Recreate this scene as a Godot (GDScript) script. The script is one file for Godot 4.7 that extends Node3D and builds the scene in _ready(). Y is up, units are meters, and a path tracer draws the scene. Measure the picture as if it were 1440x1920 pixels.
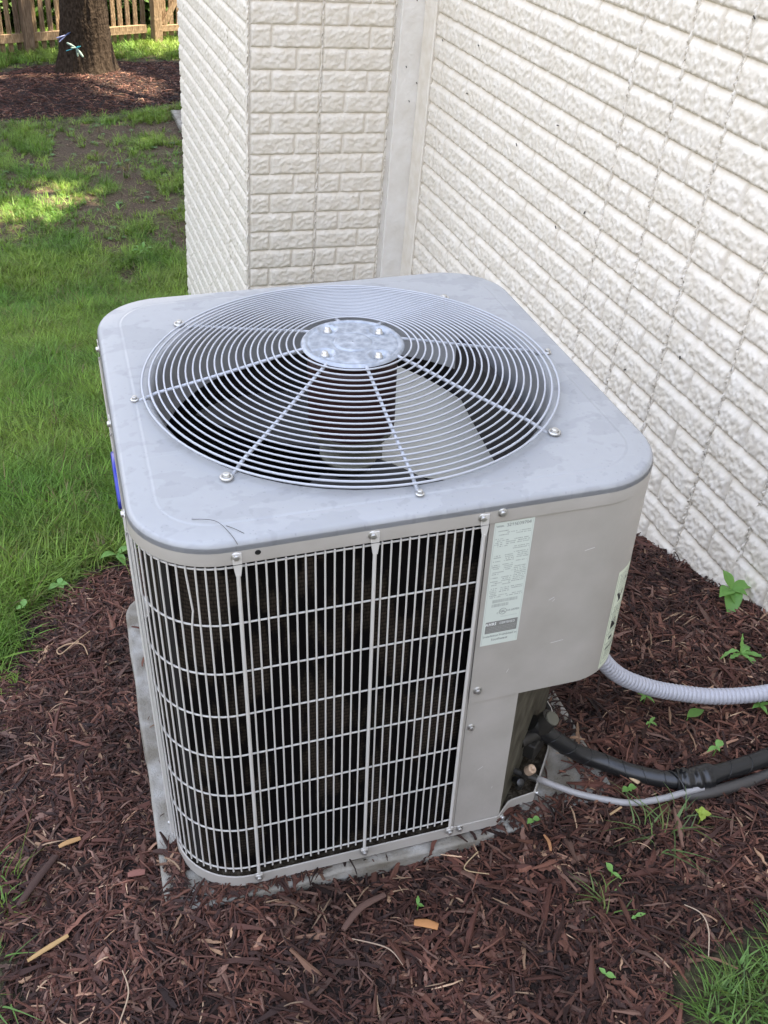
extends Node3D
# An outdoor condenser unit on its pad in a mulch bed beside a painted brick-pattern house; lawn, tree and picket fence behind.

var rng := RandomNumberGenerator.new()
var used := {}
var M := {}
var nz := FastNoiseLite.new()
var nz2 := FastNoiseLite.new()
var bed := PackedVector2Array([Vector2(-0.10, 0.95), Vector2(-0.45, 1.38), Vector2(-0.66, 1.55), Vector2(-0.72, 1.62), Vector2(-0.80, 1.63), Vector2(-0.84, 1.70), Vector2(-0.90, 1.69), Vector2(-0.95, 1.78), Vector2(-0.985, 1.79), Vector2(-1.00, 1.93), Vector2(-1.05, 2.02), Vector2(-1.09, 2.25), Vector2(-1.12, 2.6), Vector2(-1.06, 2.80), Vector2(-1.045, 2.95), Vector2(-1.06, 3.2), Vector2(-0.9, 3.7), Vector2(-0.3, 3.75), Vector2(-0.08, 3.56), Vector2(-0.055, 3.42), Vector2(-0.02, 3.345), Vector2(0.06, 3.325), Vector2(0.3, 3.30), Vector2(0.72, 3.27), Vector2(0.72, 0.5), Vector2(0.2, 0.6)])
const TREE := Vector3(-0.12, -1.86, -6.93)
const SUN := Vector3(0.50, 0.86, 0.08)      # towards the sun
const CRS := 0.07974                          # height of one brick course
const UB := Basis(Vector3(0.99854, 0.04634, 0.02779), Vector3(-0.04609, 0.99889, -0.00974), Vector3(-0.02821, 0.00844, 0.99957))
const UT := Vector3(-0.37666, -0.13526, 2.58807)   # centre of the unit's lid
const HU := 0.756                             # lid to rail bottom


class MB:
	var v := PackedVector3Array()
	var n := PackedVector3Array()
	var u := PackedVector2Array()
	var c := PackedColorArray()
	var ix := PackedInt32Array()
	var col := Color(1, 1, 1)

	func p(pos: Vector3, nor: Vector3, uv := Vector2.ZERO) -> int:
		v.append(pos); n.append(nor); u.append(uv); c.append(col)
		return v.size() - 1

	func tri(a: int, b: int, d: int) -> void:
		var g := (v[b] - v[a]).cross(v[d] - v[a])
		if g.dot(n[a] + n[b] + n[d]) > 0.0:
			ix.append(a); ix.append(d); ix.append(b)
		else:
			ix.append(a); ix.append(b); ix.append(d)

	func face(pts: Array, nor: Vector3, uvs := []) -> void:
		var k := v.size()
		for i in pts.size():
			p(pts[i], nor, uvs[i] if uvs.size() > i else Vector2.ZERO)
		for i in range(1, pts.size() - 1):
			tri(k, k + i, k + i + 1)

	func grid(rows: Array, out := Vector3.ZERO, center := Vector3.ZERO, uvs := [], closed := false) -> void:
		# rows of points; normals point along «out», or away from «center» when out is zero
		var nr := rows.size()
		var nc: int = rows[0].size()
		var k := v.size()
		for i in nr:
			for j in nc:
				var a: Vector3 = rows[i][j]
				var up: Vector3 = rows[mini(i + 1, nr - 1)][j] - rows[maxi(i - 1, 0)][j]
				var jn := (j + 1) % nc if closed else mini(j + 1, nc - 1)
				var jp := (j - 1 + nc) % nc if closed else maxi(j - 1, 0)
				var ac: Vector3 = rows[i][jn] - rows[i][jp]
				var nn := up.cross(ac)
				if nn.length_squared() < 1e-16:
					nn = out if out != Vector3.ZERO else a - center
				nn = nn.normalized()
				p(a, nn, uvs[i][j] if uvs.size() > i else Vector2(j, i))
		# one consistent orientation for the sheet
		var s := 0.0
		for i in nr:
			for j in nc:
				var q := k + i * nc + j
				s += n[q].dot(out if out != Vector3.ZERO else v[q] - center)
		if s < 0:
			for q in range(k, v.size()):
				n[q] = -n[q]
		for i in nr - 1:
			for j in (nc if closed else nc - 1):
				var a := k + i * nc + j
				var b := k + i * nc + (j + 1) % nc
				tri(a, b, b + nc)
				tri(a, b + nc, a + nc)

	func box(t: Transform3D, size: Vector3, bev := 0.0) -> void:
		var h := size * 0.5
		var b := bev
		for ax in 3:
			var a1 := (ax + 1) % 3
			var a2 := (ax + 2) % 3
			for s in [-1.0, 1.0]:
				var pts := []
				var uv := []
				for q in [[-1, -1], [1, -1], [1, 1], [-1, 1]]:
					var w := Vector3.ZERO
					w[ax] = s * h[ax]; w[a1] = q[0] * (h[a1] - b); w[a2] = q[1] * (h[a2] - b)
					pts.append(t * w)
					uv.append(Vector2(w[a1], w[a2]))
				var nn := Vector3.ZERO
				nn[ax] = s
				face(pts, (t.basis * nn).normalized(), uv)
		if b <= 0.0:
			return
		for ax in 3:
			var a1 := (ax + 1) % 3
			var a2 := (ax + 2) % 3
			for s1 in [-1.0, 1.0]:
				for s2 in [-1.0, 1.0]:
					var pts := []
					for q in [[-1, 0], [1, 0], [1, 1], [-1, 1]]:
						var w := Vector3.ZERO
						w[ax] = q[0] * (h[ax] - b)
						w[a1] = s1 * (h[a1] - (b if q[1] == 0 else 0.0))
						w[a2] = s2 * (h[a2] - (0.0 if q[1] == 0 else b))
						pts.append(t * w)
					var nn := Vector3.ZERO
					nn[a1] = s1; nn[a2] = s2
					face(pts, (t.basis * nn).normalized())
		for sx in [-1.0, 1.0]:
			for sy in [-1.0, 1.0]:
				for sz in [-1.0, 1.0]:
					var s := Vector3(sx, sy, sz)
					face([t * (s * (h - Vector3(0, b, b))), t * (s * (h - Vector3(b, 0, b))), t * (s * (h - Vector3(b, b, 0)))], (t.basis * s).normalized())

	func tube(pts: Array, r, sides := 8, cap := true, closed := false, squash := 1.0) -> void:
		var np := pts.size()
		var k := v.size()
		var ref := Vector3.UP
		var t0: Vector3 = (pts[1] - pts[0]).normalized()
		if absf(t0.dot(ref)) > 0.9:
			ref = Vector3.RIGHT
		var along := 0.0
		for i in np:
			var a: Vector3 = pts[(i - 1 + np) % np] if closed or i > 0 else pts[i]
			var b: Vector3 = pts[(i + 1) % np] if closed or i < np - 1 else pts[i]
			var t := (b - a).normalized()
			var x := ref.cross(t).normalized()
			var y := t.cross(x).normalized()
			ref = y
			var rr: float = r[i] if r is Array else r
			if i > 0:
				along += pts[i].distance_to(pts[i - 1])
			var slope := 0.0
			if r is Array and np > 2:
				var i0 := maxi(i - 1, 0)
				var i1 := mini(i + 1, np - 1)
				slope = (r[i1] - r[i0]) / maxf((pts[i1] - pts[i0]).length(), 1e-6)
			for j in sides:
				var an := TAU * j / sides
				var d := x * cos(an) + y * sin(an) * squash
				p(pts[i] + d * rr, (x * cos(an) + y * sin(an) / squash - t * slope).normalized(), Vector2(float(j) / sides, along))
		for i in (np if closed else np - 1):
			for j in sides:
				var a := k + i * sides + j
				var b := k + i * sides + (j + 1) % sides
				var i2 := k + ((i + 1) % np) * sides
				tri(a, b, i2 + (j + 1) % sides)
				tri(a, i2 + (j + 1) % sides, i2 + j)
		if cap and not closed:
			for e in [0, np - 1]:
				var d: Vector3 = (pts[0] - pts[1]).normalized() if e == 0 else (pts[np - 1] - pts[np - 2]).normalized()
				var ring := []
				for j in sides:
					ring.append(v[k + e * sides + j])
				face(ring, d)

	func lathe(t: Transform3D, prof: Array, segs := 24) -> void:
		# prof: Vector2(radius, height) along the transform's y
		var k := v.size()
		var np := prof.size()
		for i in np:
			var a: Vector2 = prof[maxi(i - 1, 0)]
			var b: Vector2 = prof[mini(i + 1, np - 1)]
			var d := b - a
			var nr := Vector2(d.y, -d.x).normalized()
			for j in segs:
				var an := TAU * j / segs
				p(t * Vector3(prof[i].x * cos(an), prof[i].y, prof[i].x * sin(an)), (t.basis * Vector3(nr.x * cos(an), nr.y, nr.x * sin(an))).normalized(), Vector2(float(j) / segs, prof[i].y))
		for i in np - 1:
			for j in segs:
				var a := k + i * segs + j
				var b := k + i * segs + (j + 1) % segs
				tri(a, b, b + segs)
				tri(a, b + segs, a + segs)

	func mesh(mat: Material) -> ArrayMesh:
		var arr := []
		arr.resize(Mesh.ARRAY_MAX)
		arr[Mesh.ARRAY_VERTEX] = v
		arr[Mesh.ARRAY_NORMAL] = n
		arr[Mesh.ARRAY_TEX_UV] = u
		arr[Mesh.ARRAY_COLOR] = c
		arr[Mesh.ARRAY_INDEX] = ix
		var m := ArrayMesh.new()
		m.add_surface_from_arrays(Mesh.PRIMITIVE_TRIANGLES, arr)
		m.surface_set_material(0, mat)
		return m


# ---------------------------------------------------------------- naming helpers
func numbered(called: String) -> String:
	if not used.has(called):
		used[called] = 0
		return called
	used[called] += 1
	return "%s_%03d" % [called, used[called]]

func tag(o: Node, label: String, category := "", group := "", kind := "") -> void:
	o.set_meta("label", label)
	if category: o.set_meta("category", category)
	if group: o.set_meta("group", group)
	if kind: o.set_meta("kind", kind)

func thing(called: String, label: String, category: String, at := Vector3.ZERO, group := "") -> Node3D:
	var o := Node3D.new()
	o.name = numbered(called)
	add_child(o)
	o.position = at
	tag(o, label, category, group)
	return o

func obj(called: String, m: Mesh, parent: Node = self, at := Transform3D.IDENTITY) -> MeshInstance3D:
	var o := MeshInstance3D.new()
	o.mesh = m
	o.name = numbered(called) if parent == self else called
	o.transform = at
	parent.add_child(o, true)
	return o

func multi(called: String, m: Mesh, xf: Array, cols: Array, parent: Node) -> MultiMeshInstance3D:
	var mm := MultiMesh.new()
	mm.transform_format = MultiMesh.TRANSFORM_3D
	mm.use_colors = cols.size() > 0
	mm.mesh = m
	mm.instance_count = xf.size()
	for i in xf.size():
		mm.set_instance_transform(i, xf[i])
		if cols.size() > 0:
			mm.set_instance_color(i, cols[i])
	var o := MultiMeshInstance3D.new()
	o.multimesh = mm
	o.name = numbered(called) if parent == self else called
	parent.add_child(o, true)
	o.set_meta("kind", "stuff")
	return o

func mat(lin: Color, rough := 0.8, metal := 0.0, spec := 0.5) -> StandardMaterial3D:
	var m := StandardMaterial3D.new()
	m.albedo_color = lin.linear_to_srgb()
	m.roughness = rough
	m.metallic = metal
	m.metallic_specular = spec
	return m

func vmat(rough := 0.9, back := Color.BLACK) -> StandardMaterial3D:
	var m := mat(Color(1, 1, 1), rough, 0.0, 0.4)
	m.vertex_color_use_as_albedo = true
	if back != Color.BLACK:
		m.backlight_enabled = true
		m.backlight = back
	return m

func noise_tex(freq: float, lo: Color, hi: Color, size := 512, sd := 1, type := FastNoiseLite.TYPE_SIMPLEX_SMOOTH, oct := 4, mid := []) -> NoiseTexture2D:
	var f := FastNoiseLite.new()
	f.noise_type = type
	f.frequency = freq
	f.seed = sd
	f.fractal_octaves = oct
	var t := NoiseTexture2D.new()
	t.width = size
	t.height = size
	t.seamless = true
	t.noise = f
	var g := Gradient.new()
	g.set_color(0, lo)
	g.set_color(1, hi)
	for q in mid:
		g.add_point(q[0], q[1])
	t.color_ramp = g
	return t

func nrm_tex(freq: float, strength: float, size := 512, sd := 1, type := FastNoiseLite.TYPE_SIMPLEX_SMOOTH, oct := 4) -> NoiseTexture2D:
	var t := noise_tex(freq, Color.BLACK, Color.WHITE, size, sd, type, oct)
	t.color_ramp = null
	t.as_normal_map = true
	t.bump_strength = strength
	return t

func tri_map(m: StandardMaterial3D, scale: float, world := false) -> StandardMaterial3D:
	m.uv1_triplanar = true
	m.uv1_world_triplanar = world
	m.uv1_scale = Vector3.ONE * scale
	return m

func grey(a: float, tint := Color(1, 1, 1)) -> Color:
	return Color(a * tint.r, a * tint.g, a * tint.b)

# ---------------------------------------------------------------- ground
func lut(x: float, xs: Array, ys: Array) -> float:
	if x <= xs[0]: return ys[0]
	for i in range(1, xs.size()):
		if x <= xs[i]:
			return lerpf(ys[i - 1], ys[i], (x - xs[i - 1]) / (xs[i] - xs[i - 1]))
	return ys[-1]

func gh0(x: float, z: float) -> float:
	var b := lut(z, [-30.0, -8.0, -3.0, -1.7, -1.0, 0.0, 1.0, 1.6, 2.1, 2.4, 2.6, 2.8, 3.0, 3.3, 4.0, 8.0], [-1.9, -1.83, -1.87, -1.89, -1.78, -1.53, -1.27, -1.13, -1.02, -0.935, -0.87, -0.835, -0.82, -0.80, -0.76, -0.9])
	return b + lerpf(0.02, 0.10, clampf(z / 2.1, 0.0, 1.0)) * (clampf(x, -1.5, 0.8) - 0.7)

func ring_d(x: float, z: float) -> float:      # below 1 inside the tree's mulch ring
	var d := Vector2((x + 0.2) / 1.5, (z + 6.45 + 0.25 * (x + 0.2)) / 0.95)
	return d.length() / (1.0 + 0.10 * nz.get_noise_2d(x * 40.0, z * 40.0))

func gh(x: float, z: float) -> float:
	var r := ring_d(x, z)
	var m := 0.09 * clampf(1.0 - r, 0.0, 1.0)
	# mulch heaped against the pad's front left corner and along its front
	m += 0.055 * exp(-(pow((x + 0.72) / 0.17, 2.0) + pow((z - 3.04) / 0.12, 2.0)))
	m += 0.022 * exp(-(pow((x + 0.05) / 0.14, 2.0) + pow((z - 3.03) / 0.08, 2.0)))
	return gh0(x, z) + m + 0.010 * nz.get_noise_2d(x * 60.0, z * 60.0)

func in_bed(x: float, z: float) -> bool:
	return Geometry2D.is_point_in_polygon(Vector2(x, z), bed)

func on_pad(x: float, z: float, m := 0.0) -> bool:
	var q := UB.inverse() * (Vector3(x, -0.9, z) - UT)
	return absf(q.x - 0.005) < 0.425 + m and absf(q.z + 0.0125) < 0.4175 + m

func in_house(x: float, z: float) -> bool:
	return (x > 0.70 and z > -1.67) or (x > -0.005 and z > -1.67 and z < 0.01)

func bare(x: float, z: float) -> float:       # how bare the lawn is, 0 to 1
	var n1 := nz.get_noise_2d(x * 55.0 + 31.0, z * 38.0)
	var zone := clampf((-2.2 - z) / 0.9, 0.0, 1.0) * clampf((z + 5.5) / 0.3, 0.0, 1.0)
	var b := clampf(zone * (0.60 + 0.40 * clampf((x + 0.9) / 0.6, 0.0, 1.0)) + n1 * 1.3 - 0.12, 0.0, 1.0)
	return b


func _ready() -> void:
	rng.seed = 7
	nz.seed = 3
	nz.noise_type = FastNoiseLite.TYPE_SIMPLEX_SMOOTH
	nz.frequency = 0.03
	nz2.seed = 11
	nz2.noise_type = FastNoiseLite.TYPE_SIMPLEX_SMOOTH
	nz2.frequency = 1.0
	camera_and_light()
	materials()
	ground()
	house()
	tree()
	fence()
	shrubs()
	added_woods()
	pad()
	unit()
	lines()
	mulch()
	lawn()
	weeds()
	litter()


func camera_and_light() -> void:
	var cam := Camera3D.new()
	cam.name = "camera"
	cam.fov = 54.466
	cam.near = 0.05
	cam.far = 400.0
	cam.transform = Transform3D(Basis(Vector3(0.94552, 0.07955, 0.31569), Vector3(0.12426, 0.80809, -0.5758), Vector3(-0.30091, 0.58366, 0.75418)).orthonormalized(), Vector3(-0.85196, 0.65023, 3.98121))
	add_child(cam)
	cam.current = true
	var env := Environment.new()
	env.background_mode = Environment.BG_SKY
	var sky := Sky.new()
	var sm := ProceduralSkyMaterial.new()
	sm.sky_top_color = Color(0.715, 0.76, 0.865)
	sm.sky_horizon_color = Color(1.0, 0.935, 0.82)
	sm.sky_curve = 0.22
	sm.ground_bottom_color = Color(0.22, 0.24, 0.16)
	sm.ground_horizon_color = Color(0.50, 0.54, 0.48)
	sm.sky_energy_multiplier = 1.0
	sky.sky_material = sm
	env.sky = sky
	env.tonemap_mode = Environment.TONE_MAPPER_LINEAR
	env.tonemap_exposure = 5.0
	env.sdfgi_enabled = true
	env.ssao_enabled = true
	env.ssil_enabled = true
	var we := WorldEnvironment.new()
	we.name = "world"
	we.environment = env
	add_child(we)
	var sun := DirectionalLight3D.new()
	sun.name = "sun"
	sun.light_energy = 1.6
	sun.light_color = Color(1.0, 0.94, 0.84)
	sun.light_angular_distance = 0.5
	sun.shadow_enabled = true
	add_child(sun)
	sun.look_at_from_position(SUN * 20.0, Vector3.ZERO, Vector3.FORWARD)


func materials() -> void:
	# white masonry paint
	var w := mat(Color(0.785, 0.742, 0.662), 0.62, 0.0, 0.45)
	w.albedo_texture = noise_tex(0.012, Color(0.93, 0.915, 0.885), Color(1, 1, 1), 512, 5, FastNoiseLite.TYPE_SIMPLEX_SMOOTH, 5)
	w.normal_enabled = true
	w.normal_texture = nrm_tex(0.05, 3.0, 512, 8)
	w.normal_scale = 0.35
	tri_map(w, 2.3, true)
	M.paint = w
	var ws := mat(Color(0.785, 0.758, 0.702), 0.55, 0.0, 0.45)
	ws.albedo_texture = noise_tex(0.02, Color(0.93, 0.92, 0.90), Color(1, 1, 1), 256, 6)
	ws.normal_enabled = true
	ws.normal_texture = nrm_tex(0.04, 4.0, 512, 9)
	ws.normal_scale = 0.3
	tri_map(ws, 2.0, true)
	M.paint_smooth = ws
	# grey-beige powder coat of the unit
	var g := mat(Color(0.42, 0.393, 0.355), 0.42, 0.0, 0.5)
	g.albedo_texture = noise_tex(0.006, Color(0.93, 0.93, 0.92), Color(1, 1, 1), 512, 21)
	g.normal_enabled = true
	g.normal_texture = nrm_tex(0.12, 1.2, 256, 22)
	g.normal_scale = 0.12
	tri_map(g, 3.0)
	M.coat = g
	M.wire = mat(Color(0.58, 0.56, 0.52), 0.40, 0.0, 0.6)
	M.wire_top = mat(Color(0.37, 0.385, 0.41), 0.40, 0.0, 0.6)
	M.steel = mat(Color(0.55, 0.54, 0.51), 0.42, 0.85, 0.5)
	M.black = mat(Color(0.012, 0.012, 0.012), 0.5)
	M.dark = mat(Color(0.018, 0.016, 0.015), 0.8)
	var lid := mat(Color(1, 1, 1), 0.40, 0.0, 0.5)
	lid.albedo_texture = lid_texture()
	lid.roughness_texture = lid.albedo_texture
	lid.roughness_texture_channel = BaseMaterial3D.TEXTURE_CHANNEL_ALPHA
	lid.roughness = 0.6
	M.lid = lid
	var galv := mat(Color(1, 1, 1), 0.45, 0.35, 0.5)
	galv.albedo_texture = noise_tex(0.05, grey(0.52, Color(0.96, 1, 1.05)), grey(0.75, Color(0.97, 1, 1.04)), 256, 31, FastNoiseLite.TYPE_CELLULAR, 3)
	tri_map(galv, 5.0)
	M.galv = galv
	var conc := mat(Color(0.37, 0.36, 0.33), 0.9, 0.0, 0.3)
	conc.albedo_texture = noise_tex(0.009, Color(0.66, 0.63, 0.58), Color(1, 1, 1), 512, 41, FastNoiseLite.TYPE_SIMPLEX_SMOOTH, 6)
	conc.normal_enabled = true
	conc.normal_texture = nrm_tex(0.16, 4.0, 512, 42)
	conc.normal_scale = 0.5
	tri_map(conc, 2.5)
	M.concrete = conc
	var olive := mat(Color(0.21, 0.195, 0.15), 0.6, 0.15, 0.4)
	olive.albedo_texture = noise_tex(0.01, Color(0.45, 0.44, 0.40), Color(1, 1, 1), 512, 43, FastNoiseLite.TYPE_SIMPLEX_SMOOTH, 6)
	tri_map(olive, 4.0)
	M.olive = olive
	var dirt := mat(Color(0.10, 0.085, 0.062), 0.95, 0.0, 0.2)
	dirt.albedo_texture = noise_tex(0.03, Color(0.45, 0.42, 0.4), Color(1, 1, 1), 256, 44)
	dirt.normal_enabled = true
	dirt.normal_texture = nrm_tex(0.08, 6.0, 256, 45)
	tri_map(dirt, 6.0)
	M.dirt = dirt
	M.rubber = mat(Color(0.013, 0.013, 0.013), 0.33, 0.0, 0.5)
	M.tape = mat(Color(0.014, 0.014, 0.014), 0.28, 0.0, 0.5)
	M.conduit = mat(Color(0.40, 0.40, 0.43), 0.40, 0.0, 0.5)
	M.smallline = mat(Color(0.30, 0.29, 0.285), 0.5, 0.1, 0.5)
	M.motor = mat(Color(0.036, 0.013, 0.010), 0.55, 0.1)
	M.blade = mat(Color(0.45, 0.43, 0.365), 0.42, 0.2)
	M.blade_shaded = mat(Color(0.035, 0.032, 0.028), 0.7)  # near-black copy of the blade material; the interior's shade put into colour
	M.endcap = mat(Color(0.17, 0.16, 0.115), 0.5, 0.2)
	M.brass = mat(Color(0.50, 0.36, 0.25), 0.5, 0.3)
	M.valve = mat(Color(0.03, 0.027, 0.022), 0.6, 0.2)
	M.badge = mat(Color(0.02, 0.03, 0.28), 0.3)
	var wood := mat(Color(0.42, 0.31, 0.20), 0.85, 0.0, 0.3)
	wood.albedo_texture = noise_tex(0.02, Color(0.62, 0.58, 0.54), Color(1, 1, 1), 256, 51)
	wood.uv1_triplanar = true
	wood.uv1_scale = Vector3(14, 1.6, 14)
	wood.normal_enabled = true
	wood.normal_texture = nrm_tex(0.03, 4.0, 256, 52)
	M.wood = wood
	var bark := mat(Color(0.080, 0.060, 0.044), 0.95, 0.0, 0.2)
	bark.albedo_texture = noise_tex(0.025, Color(0.35, 0.33, 0.31), Color(1, 1, 1), 512, 61, FastNoiseLite.TYPE_SIMPLEX_SMOOTH, 5)
	bark.uv1_triplanar = true
	bark.uv1_scale = Vector3(3.2, 1.4, 3.2)
	bark.normal_enabled = true
	bark.normal_texture = nrm_tex(0.04, 8.0, 512, 62)
	M.bark = bark
	M.grass = vmat(0.55, Color(0.55, 0.60, 0.30))
	M.leaf = vmat(0.5, Color(0.5, 0.6, 0.25))
	M.mulch = vmat(0.75)
	var soil := vmat(0.95)
	soil.albedo_texture = noise_tex(0.03, Color(0.40, 0.38, 0.36), Color(1, 1, 1), 512, 71, FastNoiseLite.TYPE_SIMPLEX_SMOOTH, 6)
	soil.normal_enabled = true
	soil.normal_texture = nrm_tex(0.05, 8.0, 512, 72)
	tri_map(soil, 3.0, true)
	M.soil = soil


func lid_texture() -> ImageTexture:
	var s := 512
	var im := Image.create(s, s, false, Image.FORMAT_RGBA8)
	var f := FastNoiseLite.new()
	f.seed = 90
	f.frequency = 0.010
	f.fractal_octaves = 5
	f.noise_type = FastNoiseLite.TYPE_SIMPLEX_SMOOTH
	var f2 := FastNoiseLite.new()
	f2.seed = 91
	f2.frequency = 0.045
	f2.fractal_octaves = 3
	for y in s:
		for x in s:
			var a := f.get_noise_2d(x * 1.0, y * 1.6)
			var b := f2.get_noise_2d(x, y)
			var v := 0.315 + 0.011 * b
			var r := 0.66
			var front := smoothstep(300.0, 480.0, float(y)) + 0.5 * smoothstep(200.0, 60.0, float(x))
			# dried puddle marks, crisp here and faded there
			var k := a - (0.27 - 0.20 * front)
			var soft := 0.012 + 0.09 * absf(f2.get_noise_2d(x * 0.3, y * 0.3))
			var m := smoothstep(-soft, soft, k)
			v *= 1.0 - 0.085 * m
			r += 0.16 * m
			v *= 1.0 + 0.05 * maxf(0.0, 1.0 - absf(k) / 0.012) * (0.01 / soft)
			v *= 1.0 - 0.10 * smoothstep(0.36, 0.50, b)
			# dust gathered round the opening
			var dc := Vector2(x - s * 0.5, y - s * 0.5).length() / s / 1.18
			v *= 1.0 - 0.07 * smoothstep(0.40, 0.345, dc) * (0.6 + 0.8 * b)
			if f2.get_noise_2d(x * 9.0 + 50.0, y * 9.0) > 0.62: v *= 0.78
			var sx := f.get_noise_2d(x * 0.5 + y * 0.06, y * 16.0)
			if sx > 0.56: v *= 1.05
			var c := Color(v * 0.985, v, v * 1.005).linear_to_srgb()
			c.a = r
			im.set_pixel(x, y, c)
	return ImageTexture.create_from_image(im)


# ---------------------------------------------------------------- ground sheet
func ground() -> void:
	var xs := []
	var zs := []
	for q in [-150, -90, -50, -30, -20, -14, -10, -7.5, -6, -5, -4.2, -3.6, -3.1, -2.7, -2.4]: xs.append(float(q))
	var x := -2.2
	while x < 1.4:
		xs.append(x); x += 0.05
	for q in [1.5, 2, 3, 4.5, 6.5, 10, 14, 20, 30, 50, 90, 150]: xs.append(float(q))
	for q in [-150, -90, -50, -30, -20, -14, -11, -10, -9.4, -9.1]: zs.append(float(q))
	var z := -9.0
	while z < 4.0:
		zs.append(z); z += 0.05
	for q in [4.1, 4.3, 4.6, 5, 6, 8, 11, 15, 20, 30, 50, 90, 150]: zs.append(float(q))
	var mb := MB.new()
	for zz in zs:
		for xx in xs:
			var c := Color(0.095, 0.090, 0.046)
			var rd := ring_d(xx, zz)
			if in_bed(xx, zz) or rd < 1.0:
				c = Color(0.030, 0.017, 0.013)
			elif bare(xx, zz) > 0.4:
				c = Color(0.150, 0.108, 0.064)
			elif zz < -9.0 or absf(xx) > 5.0 or zz > 6:
				c = Color(0.055, 0.085, 0.025)
			mb.col = c
			var e := 0.03
			var h := gh(xx, zz)
			var nn := Vector3(h - gh(xx + e, zz), e, h - gh(xx, zz + e)).normalized()
			if in_house(xx, zz) and xx > 0.9: h -= 0.3
			mb.p(Vector3(xx, h, zz), nn, Vector2(xx, zz))
	var nc := xs.size()
	for i in zs.size() - 1:
		for j in nc - 1:
			var a := i * nc + j
			mb.tri(a, a + 1, a + nc + 1)
			mb.tri(a, a + nc + 1, a + nc)
	var o := obj("ground", mb.mesh(M.soil))
	tag(o, "brown soil of the sloping garden under lawn and mulch", "ground", "", "structure")
	# the corner of a paved path behind the house
	var path := thing("path", "grey paved path corner just behind the house's far edge", "path", Vector3(0.46, gh(0.6, -5.05), -5.05))
	path.set_meta("kind", "structure")
	for i in 3:
		for j in 4:
			var b := MB.new()
			b.box(Transform3D.IDENTITY, Vector3(0.292, 0.05, 0.292), 0.006)
			obj("paver", b.mesh(M.concrete), path, Transform3D(Basis(Vector3.UP, 0.01 * (i - j)), Vector3(0.17 + 0.3 * j, 0.004 + 0.003 * ((i * 7 + j * 5) % 3), 0.28 - 0.3 * i)))


# ---------------------------------------------------------------- house
func brick_mesh(L: float, style: int, sd: int) -> ArrayMesh:
	# one stamped brick: mortar level at the rim, rough face in the middle; x along, y up, z out
	var us := [0.0, 0.0025, 0.006, 0.010]
	var k := int(maxf(8.0, L / 0.0065))
	for i in range(1, k):
		us.append(0.010 + (L - 0.020) * i / k)
	us.append_array([L - 0.010, L - 0.006, L - 0.0025, L])
	var top := 0.019 if style == 1 else 0.015
	var ws := [0.0, 0.0025, 0.006]
	for i in range(1, 10):
		ws.append(0.006 + (CRS - 0.006 - top) * i / 9.0)
	ws.append_array([CRS - top * 0.55, CRS - top * 0.15, CRS])
	var f := FastNoiseLite.new()
	f.seed = sd
	f.noise_type = FastNoiseLite.TYPE_SIMPLEX_SMOOTH
	f.fractal_octaves = 3
	f.frequency = 1.0
	var out := 0.0095 if style == 1 else 0.0078
	var rows := []
	var uvs := []
	for w in ws:
		var row := PackedVector3Array()
		var uv := PackedVector2Array()
		for q in us:
			var wob: float = 0.0020 * f.get_noise_2d(q * 60.0, w * 60.0 + 9.0)
			var eu: float = minf(q, L - q) + wob
			var h: float = smoothstep(0.001, 0.011, eu)
			h *= smoothstep(0.0, 0.0065, w + wob)
			h *= smoothstep(0.0, top, CRS - w + wob * 1.5)
			var r: float
			if style == 1:
				r = 0.0046 * f.get_noise_2d(q * 42.0, w * 64.0) + 0.0020 * f.get_noise_2d(q * 120.0 + 7.0, w * 130.0)
			else:
				r = 0.0042 * f.get_noise_2d(q * 22.0, w * 105.0) + 0.0022 * f.get_noise_2d(q * 70.0 + 5.0, w * 170.0)
			row.append(Vector3(q, w, h * (out + r)))
			uv.append(Vector2(q, w))
		rows.append(row)
		uvs.append(uv)
	var mb := MB.new()
	mb.grid(rows, Vector3(0, 0, 1), Vector3.ZERO, uvs)
	return mb.mesh(M.paint)

func seam_mesh(y0: float, y1: float, sd: int, width := 0.016) -> ArrayMesh:
	var f := FastNoiseLite.new()
	f.seed = sd
	f.frequency = 1.0
	var mb := MB.new()
	var rows := []
	var y := y0
	while y < y1:
		var row := PackedVector3Array()
		var mid := 0.004 * f.get_noise_2d(y * 9.0, 0.0)
		for j in 7:
			var t := (j - 3) / 3.0
			var bump := (1.0 - absf(t)) * (0.0095 + 0.010 * f.get_noise_2d(y * 75.0, j * 1.7)) - (0.004 if absi(j - 3) == 3 else 0.0)
			if j == 3 and f.get_noise_2d(y * 26.0, 8.0) > 0.05: bump -= 0.010
			row.append(Vector3(mid + t * width * 0.5, y, bump))
		rows.append(row)
		y += 0.005
	mb.grid(rows, Vector3(0, 0, 1))
	return mb.mesh(M.paint)

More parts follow.
